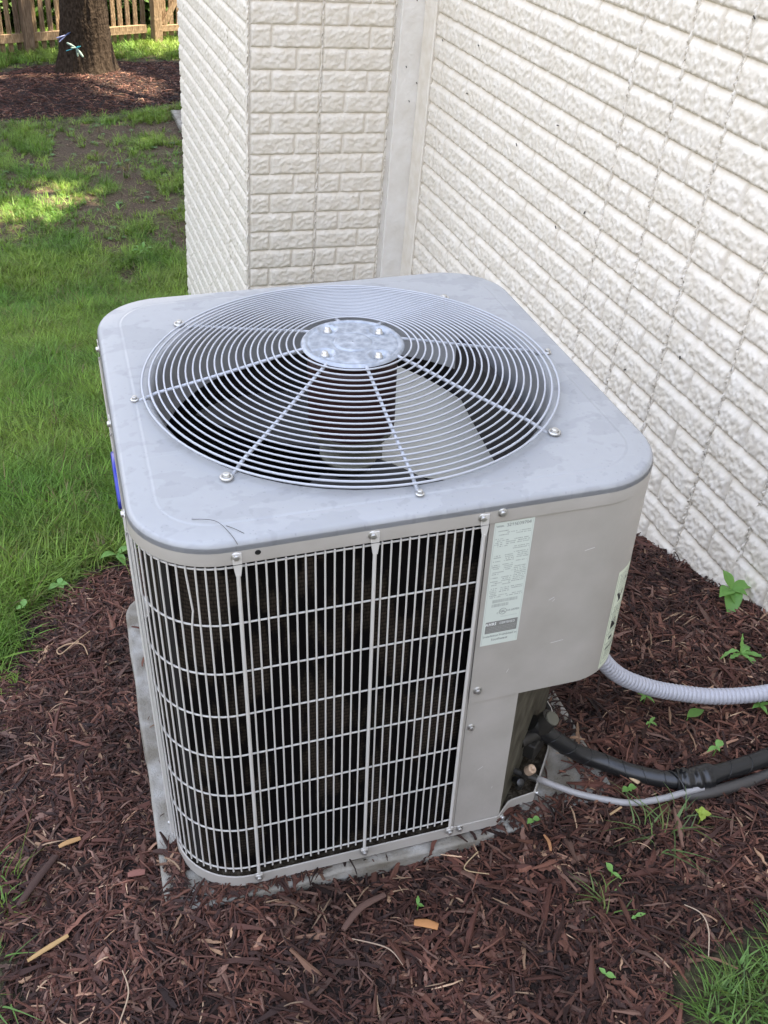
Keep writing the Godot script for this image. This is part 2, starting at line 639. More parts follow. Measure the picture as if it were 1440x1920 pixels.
func house() -> void:
	var hs := thing("brick_house", "white painted house of rough stamped brick behind the air conditioner", "house", Vector3(0.354, -1.1, -0.4))
	var o := -hs.position
	var shell := MB.new()      # masonry behind the brick relief, up to 1.3 m above the courses' zero line
	var yb := -2.3
	var yt := 3.0
	var hgt := yt - yb
	var cy := (yt + yb) * 0.5
	# right wall body, back wall body, far-left return and the rear
	shell.box(Transform3D(Basis.IDENTITY, Vector3(0.8497, cy, 3.35) + o), Vector3(0.28, hgt, 6.7))
	shell.box(Transform3D(Basis.IDENTITY, Vector3(0.3535, cy, -0.14) + o), Vector3(0.703, hgt, 0.276))
	shell.box(Transform3D(Basis.IDENTITY, Vector3(0.142, cy, -0.967) + o), Vector3(0.276, hgt, 1.376))
	shell.box(Transform3D(Basis.IDENTITY, Vector3(4.1, cy, -1.52) + o), Vector3(7.63, hgt, 0.28))
	shell.box(Transform3D(Basis.IDENTITY, Vector3(4.4, cy, 6.55) + o), Vector3(6.8, hgt, 0.28))
	shell.box(Transform3D(Basis.IDENTITY, Vector3(7.9, cy, 2.5) + o), Vector3(0.28, hgt, 7.8))
	obj("masonry", shell.mesh(M.paint_smooth), hs)
	var rf := MB.new()
	rf.box(Transform3D(Basis.IDENTITY, Vector3(4.35, 3.06, 2.5) + o), Vector3(7.5, 0.12, 8.5), 0.01)
	rf.box(Transform3D(Basis.IDENTITY, Vector3(0.40, 3.058, -0.80) + o), Vector3(1.0, 0.116, 1.9), 0.01)
	obj("roof", rf.mesh(mat(Color(0.07, 0.065, 0.06), 0.9)), hs)
	# plain strips in the inner corner
	var st := MB.new()
	st.box(Transform3D(Basis.IDENTITY, Vector3(0.654, cy, 0.003) + o), Vector3(0.100, hgt, 0.018), 0.003)
	obj("corner_strip", st.mesh(M.paint_smooth), hs).set_meta("label", "smooth pale grey strip in the inner corner")
	var st2 := MB.new()
	st2.box(Transform3D(Basis.IDENTITY, Vector3(0.7035, cy, 0.0725) + o), Vector3(0.018, hgt, 0.119), 0.004)
	obj("corner_strip", st2.mesh(M.paint), hs).set_meta("label", "smooth cream strip in the inner corner")

	# brick variants
	var lumps := []
	var lumps_s := []
	for i in 8:
		lumps.append(brick_mesh(0.24, 1, 200 + i))
	for i in 5:
		lumps_s.append(brick_mesh(0.12, 1, 230 + i))
	var waves := []
	var waves_s := []
	for i in 6:
		waves.append(brick_mesh(0.19, 0, 260 + i))
	for i in 5:
		waves_s.append(brick_mesh(0.10, 0, 280 + i))
	var joints_a := [0.133, 0.333, 0.594, 0.837, 1.066, 1.304, 1.5394, 1.7553, 1.9712, 2.2395, 2.47, 2.70, 2.94, 3.18]
	var joints_b := [0.133, 0.231, 0.473, 0.715, 0.961, 1.193, 1.434, 1.647, 1.864, 2.105, 2.355, 2.585, 2.82, 3.06]
	var rw := Node3D.new()
	rw.name = "right_wall_face"
	hs.add_child(rw)
	rw.set_meta("label", "long right-hand brick wall with cream lumpy bricks")
	var extra := {}
	for k in range(-6, 16):
		var y0 := -k * CRS
		var js := joints_a if (k & 1) == 0 else joints_b
		var cuts := []
		for q in js:
			cuts.append(q)
		if (k & 1) == 1:
			for sm in [1.5394, 1.7553, 1.9712, 2.2395]:   # form seams cut these rows' bricks
				cuts.append(sm)
			cuts.sort()
		for i in cuts.size() - 1:
			var a: float = cuts[i]
			var L: float = cuts[i + 1] - a
			var short := L < 0.16
			var lst := lumps_s if short else lumps
			var pick := rng.randi() % lst.size()
			var nom := 0.12 if short else 0.24
			# wall faces -x: brick x runs along +z, z out is -x
			var b := Basis(Vector3(0, 0, L / nom), Vector3(0, 1, 0), Vector3(-1, 0, 0))
			var t := Transform3D(b, Vector3(0.7095, y0, a) + o)
			if a < 2.75:
				obj("brick", lst[pick], rw, t)
			else:
				var key = lst[pick]
				if not extra.has(key): extra[key] = []
				extra[key].append(t)
	# rows above and beyond what can be told apart, kept real but joined
	for k in range(-19, 16):
		var y0 := -k * CRS
		var z := 3.18 if k >= -6 else 0.133
		if (k & 1) == 1 and k < -6: z = 0.133 - 0.12
		while z < 6.6:
			var key = lumps[rng.randi() % lumps.size()]
			if not extra.has(key): extra[key] = []
			if z > 0.1:
				extra[key].append(Transform3D(Basis(Vector3(0, 0, 1), Vector3(0, 1, 0), Vector3(-1, 0, 0)), Vector3(0.7095, y0, z) + o))
			z += 0.24
	var i_seam := 0
	for sz in [1.5394, 1.7553, 1.9712, 2.2395, 2.47]:
		obj("seam", seam_mesh(-1.25, 0.6, 300 + i_seam), rw, Transform3D(Basis(Vector3(0, 0, 1), Vector3(0, 1, 0), Vector3(-1, 0, 0)), Vector3(0.7095, 0, sz) + o))
		i_seam += 1
	# back wall: two panels of long/short and short/long
	var bw := Node3D.new()
	bw.name = "back_wall_face"
	hs.add_child(bw)
	bw.set_meta("label", "narrow brick wall between corner edge and grey strip")
	var P := 0.2931
	for k in range(-2, 21):
		var y0 := -k * CRS
		var cuts := [0.012, P * 0.67, P, P * 1.35, P * 1.985] if (k & 1) == 1 else [0.012, P * 0.33, P, P * 1.66, P * 1.985]
		for i in 4:
			var a: float = cuts[i]
			var L: float = cuts[i + 1] - a
			var short := L < 0.14
			var lst := waves_s if short else waves
			var nom := 0.10 if short else 0.19
			obj("brick", lst[rng.randi() % lst.size()], bw, Transform3D(Basis(Vector3(L / nom, 0, 0), Vector3(0, 1, 0), Vector3(0, 0, 1)), Vector3(a, y0, -0.0015) + o))
	for sx in [0.004, P, P * 1.985]:
		obj("seam", seam_mesh(-1.65, 0.25, 320 + i_seam, 0.012), bw, Transform3D(Basis.IDENTITY, Vector3(sx, 0, -0.0015) + o))
		i_seam += 1
	# return wall on the far left (faces -x), seen at a steep slant
	var fw := Node3D.new()
	fw.name = "side_wall_face"
	hs.add_child(fw)
	fw.set_meta("label", "brick return wall running back to the lawn, seen at a slant")
	for k in range(-2, 25):
		var y0 := -k * CRS
		var z := -1.665 + (0.0 if (k & 1) == 0 else 0.12)
		if (k & 1) == 1:
			obj("brick", lumps_s[rng.randi() % 5], fw, Transform3D(Basis(Vector3(0, 0, 1), Vector3(0, 1, 0), Vector3(-1, 0, 0)), Vector3(0.0055, y0, -1.665) + o))
		while z < -0.02:
			var L := minf(0.24, -0.004 - z)
			var t := Transform3D(Basis(Vector3(0, 0, L / 0.24), Vector3(0, 1, 0), Vector3(-1, 0, 0)), Vector3(0.0055, y0, z) + o)
			if k >= -1 and k <= 11 and L > 0.1:
				obj("brick", lumps[rng.randi() % 8], fw, t)
			else:
				var key = lumps[rng.randi() % 8]
				if not extra.has(key): extra[key] = []
				extra[key].append(t)
			z += 0.24
	for q in [[0.0055, -0.004], [0.0055, -0.345]]:
		obj("seam", seam_mesh(-1.65, 0.25, 320 + i_seam, 0.014), fw, Transform3D(Basis(Vector3(0, 0, 1), Vector3(0, 1, 0), Vector3(-1, 0, 0)), Vector3(q[0], 0, q[1]) + o))
		i_seam += 1
	for k in range(-19, -2):
		var y0 := -k * CRS
		var x := 0.012
		while x < 0.5:
			var key = waves[rng.randi() % 6]
			if not extra.has(key): extra[key] = []
			extra[key].append(Transform3D(Basis.IDENTITY, Vector3(x, y0, -0.0015) + o))
			x += 0.19
		var z := -1.665
		while z < -0.1:
			var key = lumps[rng.randi() % 8]
			if not extra.has(key): extra[key] = []
			extra[key].append(Transform3D(Basis(Vector3(0, 0, 1), Vector3(0, 1, 0), Vector3(-1, 0, 0)), Vector3(0.0055, y0, z) + o))
			z += 0.236
	for key in extra:
		multi("upper_bricks", key, extra[key], [], hs)
	# small dark chips and specks on the paint
	var sp := MB.new()
	for q in [[0.66, 0.02, -0.05], [0.665, -0.35, 0.0], [0.64, -0.22, 0.0], [0.69, -0.28, 0.0]]:
		sp.box(Transform3D(Basis(Vector3.BACK, 0.5), Vector3(q[0], q[1], 0.0127) + o), Vector3(0.003, 0.008, 0.0015))
	for q in [[0.18, 0.35], [-0.03, 0.55], [-0.20, 0.50], [-0.08, 0.22], [-0.25, 0.95], [-0.12, 1.20], [0.32, 1.98], [0.26, 2.20], [-0.47, 2.05], [-0.40, 1.3], [-0.62, 1.83], [-0.3, 1.45]]:
		sp.box(Transform3D(Basis(Vector3.RIGHT, q[1] * 9.0), Vector3(0.6975, q[0], q[1]) + o), Vector3(0.002, 0.010, 0.003))
	obj("dark_specks", sp.mesh(M.black), hs).set_meta("kind", "stuff")


# ---------------------------------------------------------------- tree, fence, shrubs
func leaf_clump(count: int, spread: float, size: float, sd: int) -> MB:
	var r := RandomNumberGenerator.new()
	r.seed = sd
	var mb := MB.new()
	for i in count:
		var c := Vector3(r.randf_range(-1, 1), r.randf_range(-0.7, 0.7), r.randf_range(-1, 1)) * spread
		var b := Basis.from_euler(Vector3(r.randf_range(-0.9, 0.9), r.randf() * TAU, r.randf_range(-0.9, 0.9)))
		var l := size * r.randf_range(0.7, 1.2)
		var w := l * 0.33
		var t := r.randf_range(0.75, 1.2)
		mb.col = Color(t, t, t * r.randf_range(0.8, 1.1))
		var nn := b * Vector3.UP
		mb.face([c, c + b * Vector3(w, -0.05 * l, l * 0.45), c + b * Vector3(0, -0.12 * l, l), c + b * Vector3(-w, -0.05 * l, l * 0.45)], nn)
	return mb

func grow(t: Node3D, r0: float, top: float, cc: Vector3, rad: Vector3, tries: int, spots: Array) -> void:
	# trunk with ridged bark and flared base, limbs, and an uneven leafy crown around cc
	var rows := []
	var y := -0.35
	var na := 110
	while y < top:
		var row := PackedVector3Array()
		var r := r0 * (1.10 - 0.13 * y) if y < 0.8 else r0 * maxf(0.45, 1.02 - 0.03 * y)
		var sw := exp(-maxf(y + 0.05, 0.0) * 5.5)
		r += 0.105 * sw
		for j in na:
			var an := TAU * j / na
			var ridge := nz2.get_noise_3d(cos(an) * 5.5, y * 1.3, sin(an) * 5.5)
			var fine := nz2.get_noise_3d(cos(an) * 16.0, y * 7.0, sin(an) * 16.0)
			var flare := 0.06 * sw * maxf(0.0, cos(an * 4.0 + 0.7))
			var rr := r + flare + 0.016 * ridge + 0.010 * fine
			row.append(Vector3(cos(an) * rr + 0.03 * y, y, sin(an) * rr))
		rows.append(row)
		y += 0.03 if y < 1.2 else 0.14
	var mb := MB.new()
	mb.grid(rows, Vector3.ZERO, Vector3(0, 2.5, 0), [], true)
	var trunk := obj("trunk", mb.mesh(M.bark), t)
	var lm := MB.new()
	var head := cc - t.position
	for i in 12:
		var an := i * 2.4
		var base := Vector3(0.03 * top, top - 1.2 + 0.09 * i, 0)
		var tip := head + Vector3(cos(an) * rad.x, rad.y * (0.6 * sin(i * 1.7)), sin(an) * rad.z) * 0.75
		var pts := []
		var rs := []
		for q in 8:
			var f := q / 7.0
			pts.append(base.lerp(tip, f) + Vector3(0, 0.5 * sin(f * PI), 0))
			rs.append(lerpf(r0 * 0.45, 0.012, f))
		lm.tube(pts, rs, 7, false)
	obj("limbs", lm.mesh(M.bark), trunk)
	var sun := SUN.normalized()
	var cl := [leaf_clump(16, 0.26, 0.15, 1), leaf_clump(16, 0.30, 0.14, 2), leaf_clump(14, 0.24, 0.16, 3)]
	var crown := Node3D.new()
	crown.name = "crown"
	t.add_child(crown)
	var xf := [[], [], []]
	var cs := [[], [], []]
	for n in tries:
		var q := Vector3(rng.randf_range(-1, 1), rng.randf_range(-1, 1), rng.randf_range(-1, 1))
		if q.length() > 1.0 or q.length() < 0.25: continue
		var w := cc + q * rad
		if nz2.get_noise_3d(w.x * 0.7, w.y * 0.7, w.z * 0.7) < -0.34: continue
		var ok := true
		for s in spots:                       # gaps between the clumps where sunlight reaches the ground
			var e: Vector3 = w - s[0]
			if (e - sun * e.dot(sun)).length() < s[1] + 0.20: ok = false
		if not ok: continue
		var pick := rng.randi() % 3
		xf[pick].append(Transform3D(Basis.from_euler(Vector3(rng.randf_range(-0.4, 0.4), rng.randf() * TAU, rng.randf_range(-0.4, 0.4))).scaled(Vector3.ONE * rng.randf_range(0.8, 1.25)), w - t.position))
		var b := rng.randf_range(0.7, 1.25)
		cs[pick].append(Color(0.055 * b, 0.095 * b, 0.022 * b))
	for i in 3:
		multi("foliage", cl[i].mesh(M.leaf), xf[i], cs[i], crown)

func tree() -> void:
	var t := thing("shade_tree", "tall tree with dark rough bark and flared base in the mulch ring", "tree", TREE)
	grow(t, 0.215, 5.2, Vector3(-1.2, 5.6, -5.4), Vector3(3.4, 2.0, 3.2), 6500, [])
	var t2 := thing("added_yard_tree", "unseen leafy tree added for shade beyond the house's rear corner, right of the lawn", "tree", Vector3(4.3, gh0(4.3, -4.6), -4.6))  # second tree, out of frame, added to cast dappled shade on the lawn
	grow(t2, 0.20, 4.4, Vector3(3.9, 5.2, -4.1), Vector3(3.0, 2.3, 3.2), 5200, [[Vector3(-0.83, -1.88, -3.40), 0.13], [Vector3(-0.63, -1.88, -3.72), 0.06], [Vector3(-0.65, -1.88, -3.17), 0.08], [Vector3(-0.99, -1.88, -3.10), 0.12], [Vector3(-0.45, -1.88, -3.5), 0.03], [Vector3(0.05, -1.78, -6.42), 0.08], [Vector3(-0.06, -1.80, -6.10), 0.16], [Vector3(0.27, -1.80, -6.05), 0.16], [Vector3(0.08, -1.45, -6.74), 0.22], [Vector3(0.08, -1.62, -6.72), 0.22], [Vector3(0.45, -1.82, -6.4), 0.12], [Vector3(-0.95, -1.85, -6.9), 0.2], [Vector3(-0.2, -1.88, -5.2), 0.05], [Vector3(0.1, -1.88, -4.6), 0.04]])

	# two dragonfly ornaments pinned to the bark
	dragonfly("green dragonfly ornament with pale wings pinned on the tree trunk", Vector3(-0.247, -1.555, -6.675), Basis(Vector3.BACK, 0.31).scaled(Vector3.ONE * 1.3), Color(0.04, 0.30, 0.36), Color(0.30, 0.42, 0.36), true)
	dragonfly("small blue dragonfly ornament with folded wings at trunk's left edge", Vector3(-0.318, -1.462, -6.75), Basis(Vector3.BACK, 0.50).scaled(Vector3.ONE * 1.3), Color(0.03, 0.05, 0.12), Color(0.30, 0.33, 0.55), false)

func dragonfly(label: String, at: Vector3, b: Basis, body: Color, wing: Color, wide: bool) -> void:
	var t := thing("dragonfly_ornament", label, "ornament", at, "dragonfly ornaments on the tree")
	t.basis = b
	var mb := MB.new()
	mb.tube([Vector3(-0.056, 0, 0), Vector3(-0.02, 0, 0.004), Vector3(0.012, 0, 0.006), Vector3(0.035, 0, 0.006), Vector3(0.046, 0, 0.005)], [0.0025, 0.003, 0.0035, 0.0075, 0.005], 8)
	obj("body", mb.mesh(mat(body, 0.3, 0.3)), t)
	var hd := MB.new()
	hd.lathe(Transform3D(Basis.IDENTITY, Vector3(0.051, 0, 0.005)), [Vector2(0, -0.006), Vector2(0.005, -0.0035), Vector2(0.0065, 0), Vector2(0.005, 0.0035), Vector2(0, 0.006)], 10)
	obj("head", hd.mesh(mat(body * 0.6, 0.25, 0.2)), t)
	var wm := mat(wing, 0.35)
	wm.cull_mode = BaseMaterial3D.CULL_DISABLED
	for s in ([[2.35, 0.072, 0.019, 0.0], [-1.27, 0.076, 0.020, 0.0], [-1.75, 0.066, 0.012, -0.25], [2.8, 0.04, 0.010, 0.3]] if wide else [[2.9, 0.078, 0.011, 0.25], [-2.95, 0.075, 0.010, 0.1], [3.0, 0.07, 0.010, -0.1]]):
		var w := MB.new()
		var d := Vector3(cos(s[0]), sin(s[0]), s[3]).normalized()
		var side := d.cross(Vector3.BACK).normalized()
		var lo := []
		for q in 9:
			var f := q / 8.0
			var wd: float = s[2] * (0.25 + 0.75 * sin(minf(f, 0.97) * PI * 0.62 + 0.35)) * (1.0 if f < 0.9 else 0.62)
			var c: Vector3 = d * float(s[1]) * f + Vector3(0.02, 0, 0.008)
			lo.append([c + side * wd * 0.5, c + Vector3(0, 0, 0.0012), c - side * wd * 0.5, c - Vector3(0, 0, 0.0006)])
		w.grid(lo, Vector3.ZERO, lo[4][0] * 0.5 + lo[4][2] * 0.5, [], true)
		obj("wing", w.mesh(wm), t)

func fence() -> void:
	var dir := Vector3(0.9425, 0, -0.3342).normalized()
	var nrm := Vector3(0.3342, 0, 0.9425).normalized()
	var A := Vector3(-0.925, 0, -7.778)
	var b := Basis(dir, Vector3.UP, nrm)
	var f := thing("picket_fence", "weathered wooden picket fence behind the tree", "fence", Vector3(A.x, gh(A.x, A.z), A.z))
	var org := f.position
	var pk := []
	for i in 4:
		var m := MB.new()
		var w := 0.049 + 0.005 * (i % 2)
		m.box(Transform3D(Basis.IDENTITY, Vector3(0, 0.53, 0)), Vector3(w, 1.04, 0.017), 0.002)
		m.face([Vector3(-w / 2, 1.05, 0.0085), Vector3(w / 2, 1.05, 0.0085), Vector3(0, 1.09, 0.0085)], Vector3.BACK)
		m.face([Vector3(-w / 2, 1.05, -0.0085), Vector3(w / 2, 1.05, -0.0085), Vector3(0, 1.09, -0.0085)], Vector3.FORWARD)
		var wm: StandardMaterial3D = M.wood.duplicate()
		wm.albedo_color = Color(0.38, 0.28, 0.18).lerp(Color(0.24, 0.18, 0.13), i / 3.0).linear_to_srgb()
		pk.append(m.mesh(wm))
	var s := -2.6
	var n := 0
	while s < 1.67:
		var p := A + dir * s
		if absf(s - 0.307) > 0.06:
			obj("picket", pk[rng.randi() % 4], f, Transform3D(b * Basis(Vector3.BACK, rng.randf_range(-0.012, 0.012)), p + Vector3(0, gh0(p.x, p.z) + 0.015 + rng.randf_range(-0.008, 0.01), 0) - org - nrm * 0.014))
		s += 0.088 + rng.randf_range(-0.004, 0.004)
		n += 1
	for rail in [0.155, 0.88]:
		for seg in [[-2.6, 1.0], [0.98, 1.665]]:
			var m := MB.new()
			var a: Vector3 = A + dir * seg[0]
			var e: Vector3 = A + dir * seg[1]
			var pa := a + Vector3(0, gh0(a.x, a.z) + rail - (0.02 if seg[0] < 0 else -0.0), 0)
			var pe := e + Vector3(0, gh0(e.x, e.z) + rail + 0.0, 0)
			var x := (pe - pa).normalized()
			m.box(Transform3D(Basis(x, nrm.cross(x), nrm), (pa + pe) * 0.5 - org + nrm * (0.014 + (0.003 if seg[0] > 0 else 0.0))), Vector3(pa.distance_to(pe), 0.084, 0.036), 0.003)
			obj("rail", m.mesh(M.wood), f)
	for sp in [-2.2, 0.307, 1.783]:
		var p: Vector3 = A + dir * sp
		var m := MB.new()
		m.box(Transform3D(b, Vector3(p.x, gh0(p.x, p.z) + 0.55, p.z) - org + nrm * 0.03), Vector3(0.098, 1.3, 0.098), 0.004)
		obj("post", m.mesh(M.wood if sp > 1.0 else pk[3].surface_get_material(0)), f)
	# gate on the right, with a diagonal brace
	var ga := A + dir * 1.85
	var gt := thing("garden_gate", "wooden picket gate with diagonal brace, right end of the fence", "gate", Vector3(ga.x, gh0(ga.x, ga.z), ga.z))
	var i := 0
	var s2 := 0.05
	while s2 < 1.0:
		obj("picket", pk[i % 4], gt, Transform3D(b, dir * s2 + Vector3(0, 0.05 - 0.0, 0) - nrm * 0.014))
		s2 += 0.09
		i += 1
	for h in [0.145, 0.86]:
		var m := MB.new()
		m.box(Transform3D(b, dir * 0.5 + Vector3(0, h, 0) + nrm * 0.012), Vector3(1.0, 0.066, 0.032), 0.003)
		obj("rail", m.mesh(M.wood), gt)
	var br := MB.new()
	var v0 := dir * 0.03 + Vector3(0, 0.18, 0)
	var v1 := dir * 0.47 + Vector3(0, 0.84, 0)
	var bx := (v1 - v0).normalized()
	br.box(Transform3D(Basis(bx, nrm.cross(bx), nrm), (v0 + v1) * 0.5 + nrm * 0.012), Vector3(v0.distance_to(v1), 0.062, 0.028), 0.003)
	obj("brace", br.mesh(M.wood), gt)

func shrubs() -> void:
	var cl := [leaf_clump(26, 0.10, 0.085, 11), leaf_clump(26, 0.11, 0.075, 12)]
	var ms := [cl[0].mesh(M.leaf), cl[1].mesh(M.leaf)]
	var spots := [[-2.6, -9.0, 0.8, 1.1], [-1.7, -9.5, 0.75, 1.3], [-0.9, -9.1, 0.65, 0.95], [-0.1, -9.9, 0.8, 1.5], [0.55, -9.5, 0.6, 0.9], [1.3, -10.0, 0.75, 1.2], [2.2, -10.2, 0.9, 1.5], [3.2, -10.6, 0.9, 1.4]]
	var names := ["leftmost shrub behind the picket fence", "tall shrub behind fence, second from the left", "low shrub behind the fence left of the tree", "tallest shrub, right behind the tree trunk", "low bright shrub behind the fence right of the trunk", "shrub behind the fence post beside the gate", "large shrub behind the garden gate", "rightmost shrub far behind the garden gate"]
	for k in spots.size():
		var q: Array = spots[k]
		var t := thing("shrub", names[k], "shrub", Vector3(q[0], gh0(q[0], q[1]), q[1]), "shrubs beyond the fence")
		var xf := [[], []]
		var cs := [[], []]
		for i in 420:
			var d := Vector3(rng.randfn(), rng.randfn(), rng.randfn()).normalized() * pow(rng.randf(), 0.4)
			var w := Vector3(d.x * q[2], q[3] * 0.5 + d.y * q[3] * 0.5, d.z * q[2])
			w += Vector3(1, 0.5, 1) * 0.18 * nz2.get_noise_3d(w.x * 3.0 + k, w.y * 3.0, w.z * 3.0)
			var p := i % 2
			xf[p].append(Transform3D(Basis.from_euler(Vector3(rng.randf_range(-0.5, 0.5), rng.randf() * TAU, 0)), w))
			var b := rng.randf_range(0.7, 1.3)
			cs[p].append(Color(0.075 * b, 0.135 * b, 0.030 * b))
		multi("foliage", ms[0], xf[0], cs[0], t)
		multi("foliage", ms[1], xf[1], cs[1], t)
		var st := MB.new()
		for i in 5:
			var an := i * 1.3
			st.tube([Vector3(0.03 * cos(an), -0.1, 0.03 * sin(an)), Vector3(0.3 * cos(an) * q[2], q[3] * 0.7, 0.3 * sin(an) * q[2])], [0.014, 0.006], 5)
		obj("stems", st.mesh(M.bark), t)


func added_woods() -> void:
	# unseen trees, added to block low sky on lawn side and behind viewer
	var t := thing("added_woods", "mass of unseen trees added across the lawn to block low sky", "added_woods", Vector3(-9, -1.5, 2))
	t.set_meta("kind", "stuff")
	var cl := leaf_clump(20, 0.55, 0.34, 31)
	var xf := []
	var cs := []
	for i in 6000:
		var a := rng.randf_range(0.42, 3.95)
		var d := Vector3(cos(a + 0.5), 0, sin(a + 0.5))
		var top := 2.0 + 0.9 * sin(a * 5.0) + 0.5 * sin(a * 13.0)
		var y := -1.2 + (top + 1.2) * rng.randf()
		var r := 12.5 + 2.2 * rng.randf() + 1.0 * sin(a * 9.0 + y)
		var w := Vector3(-0.5, y, 1.0) + d * r
		if w.x > 0.3 and w.z < 9.0: continue
		xf.append(Transform3D(Basis.from_euler(Vector3(rng.randf_range(-0.5, 0.5), rng.randf() * TAU, rng.randf_range(-0.5, 0.5))), w - t.position))
		var b := rng.randf_range(0.7, 1.25)
		cs.append(Color(0.055 * b, 0.090 * b, 0.024 * b))
	multi("foliage", cl.mesh(M.leaf), xf, cs, t)


# ---------------------------------------------------------------- pad and unit
func rs(s: float, R: float, d: float) -> Array:
	# rounded square: d runs from the right end of the front edge to the left, round by the back; gives [point, outward normal]
	var L := 2.0 * (s - R)
	var q := PI * 0.5 * R
	var per := 4.0 * (L + q)
	d = fposmod(d, per)
	var side := int(d / (L + q))
	var e := d - side * (L + q)
	var p: Vector3
	var n: Vector3
	if e <= L:
		p = Vector3(s - R - e, 0, s)
		n = Vector3(0, 0, 1)
	else:
		var a := (e - L) / R
		n = Vector3(-sin(a), 0, cos(a))
		p = Vector3(-(s - R), 0, s - R) + n * R
	var b := Basis(Vector3.UP, -PI * 0.5 * side)
	return [b * p, b * n]

func rs_ring(s: float, R: float, y: float) -> PackedVector3Array:
	var out := PackedVector3Array()
	var L := 2.0 * (s - R)
	var q := PI * 0.5 * R
	for side in 4:
		for i in 12:
			out.append(rs(s, R, side * (L + q) + L * i / 12.0)[0] + Vector3(0, y, 0))
		for i in 14:
			out.append(rs(s, R, side * (L + q) + L + q * i / 14.0)[0] + Vector3(0, y, 0))
	return out

func circ_ring(r: float, y: float) -> PackedVector3Array:
	var out := PackedVector3Array()
	for p in rs_ring(0.35, 0.075, 0.0):
		out.append(Vector3(p.x, 0, p.z).normalized() * r + Vector3(0, y, 0))
	return out

func pad() -> void:
	var t := thing("concrete_pad", "worn grey concrete pad under the air conditioner", "pad", UT + UB * Vector3(0.005, -HU - 0.09, 0))
	t.basis = UB
	var rows := []
	var zs := 0.4175 / 0.43
	for q in [[0.0, 0.425, 0.06], [0.0, 0.43, 0.06], [0.078, 0.43, 0.06], [0.083, 0.428, 0.058], [0.0838, 0.422, 0.052], [0.084, 0.3, 0.04], [0.084, 0.06, 0.03]]:
		var ring := rs_ring(q[1], q[2], q[0])
		for i in ring.size():
			ring[i].z = ring[i].z * zs - 0.0125
			var w := ring[i]
			ring[i] += Vector3(w.x, 0, w.z).normalized() * 0.006 * nz2.get_noise_3d(w.x * 7.0, w.y * 4.0, w.z * 7.0) + Vector3(0, 0.002 * nz2.get_noise_2d(w.x * 20.0, w.z * 20.0), 0)
		rows.append(ring)
	var mb := MB.new()
	mb.grid(rows, Vector3.ZERO, Vector3(0, -0.2, 0), [], true)
	obj("slab", mb.mesh(M.concrete), t)

func screw(parent: Node, at: Vector3, dir: Vector3, r := 0.0048) -> void:
	var y := dir.normalized()
	var x := (Vector3.UP if absf(y.y) < 0.9 else Vector3.RIGHT).cross(y).normalized()
	var t := Transform3D(Basis(x, y, x.cross(y)), at)
	var mb := MB.new()
	mb.lathe(t, [Vector2(r * 1.45, 0.0), Vector2(r * 1.45, 0.0012), Vector2(r * 0.95, 0.0016), Vector2(r * 0.95, 0.0018)], 14)
	var hexa := []
	for s in [[0.95, 0.0016], [0.95, 0.0050], [0.80, 0.0058], [0.0, 0.0058]]:
		var row := PackedVector3Array()
		for j in 6:
			row.append(t * Vector3(r * s[0] * cos(TAU * j / 6.0), s[1], r * s[0] * sin(TAU * j / 6.0)))
		hexa.append(row)
	mb.grid(hexa, Vector3.ZERO, t * Vector3(0, -0.01, 0), [], true)
	obj("screw", mb.mesh(M.steel), parent)

func strip(path: Array, y0: float, y1: float, thick: float) -> MB:
	# a bent sheet: path of [point, normal], from y0 up to y1, thickness inward
	var mb := MB.new()
	var o := []
	var prof := [[y0, -thick], [y0, -0.0008], [y0 + 0.0008, 0.0], [y1 - 0.0008, 0.0], [y1, -0.0008], [y1, -thick]]
	for q in prof:
		var row := PackedVector3Array()
		for e in path:
			row.append(e[0] + e[1] * q[1] + Vector3(0, q[0], 0))
		o.append(row)
	var mid: Vector3 = path[path.size() / 2][1]
	mb.grid([o[2], o[3]], mid)
	mb.grid([o[0], o[1], o[2]], mid + Vector3(0, -1, 0))
	mb.grid([o[3], o[4], o[5]], mid + Vector3(0, 1, 0))
	mb.grid([o[0], o[5]], -mid)
	for e in [0, path.size() - 1]:
		var d: Vector3 = (path[0][0] - path[1][0]).normalized() if e == 0 else (path[-1][0] - path[-2][0]).normalized()
		mb.face([o[0][e], o[2][e], o[3][e], o[5][e]], d)
	return mb

func coil_texture() -> ImageTexture:
	var s := 512
	var im := Image.create(s, s, false, Image.FORMAT_RGB8)
	var f := FastNoiseLite.new()
	f.seed = 77
	f.frequency = 0.008
	f.fractal_octaves = 4
	var f2 := FastNoiseLite.new()
	f2.seed = 78
	f2.frequency = 0.06
	for y in s:
		for x in s:
			# bent fins: patches where the fins still show as short brown dashes, elsewhere only black gaps
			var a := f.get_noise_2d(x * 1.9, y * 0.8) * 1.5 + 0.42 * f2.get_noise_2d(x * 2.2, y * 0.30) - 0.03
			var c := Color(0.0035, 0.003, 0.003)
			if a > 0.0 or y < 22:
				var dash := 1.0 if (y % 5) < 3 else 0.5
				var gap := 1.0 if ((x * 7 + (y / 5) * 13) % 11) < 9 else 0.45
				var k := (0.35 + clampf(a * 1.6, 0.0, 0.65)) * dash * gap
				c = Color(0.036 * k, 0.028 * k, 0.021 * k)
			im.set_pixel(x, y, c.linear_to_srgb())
	return ImageTexture.create_from_image(im)

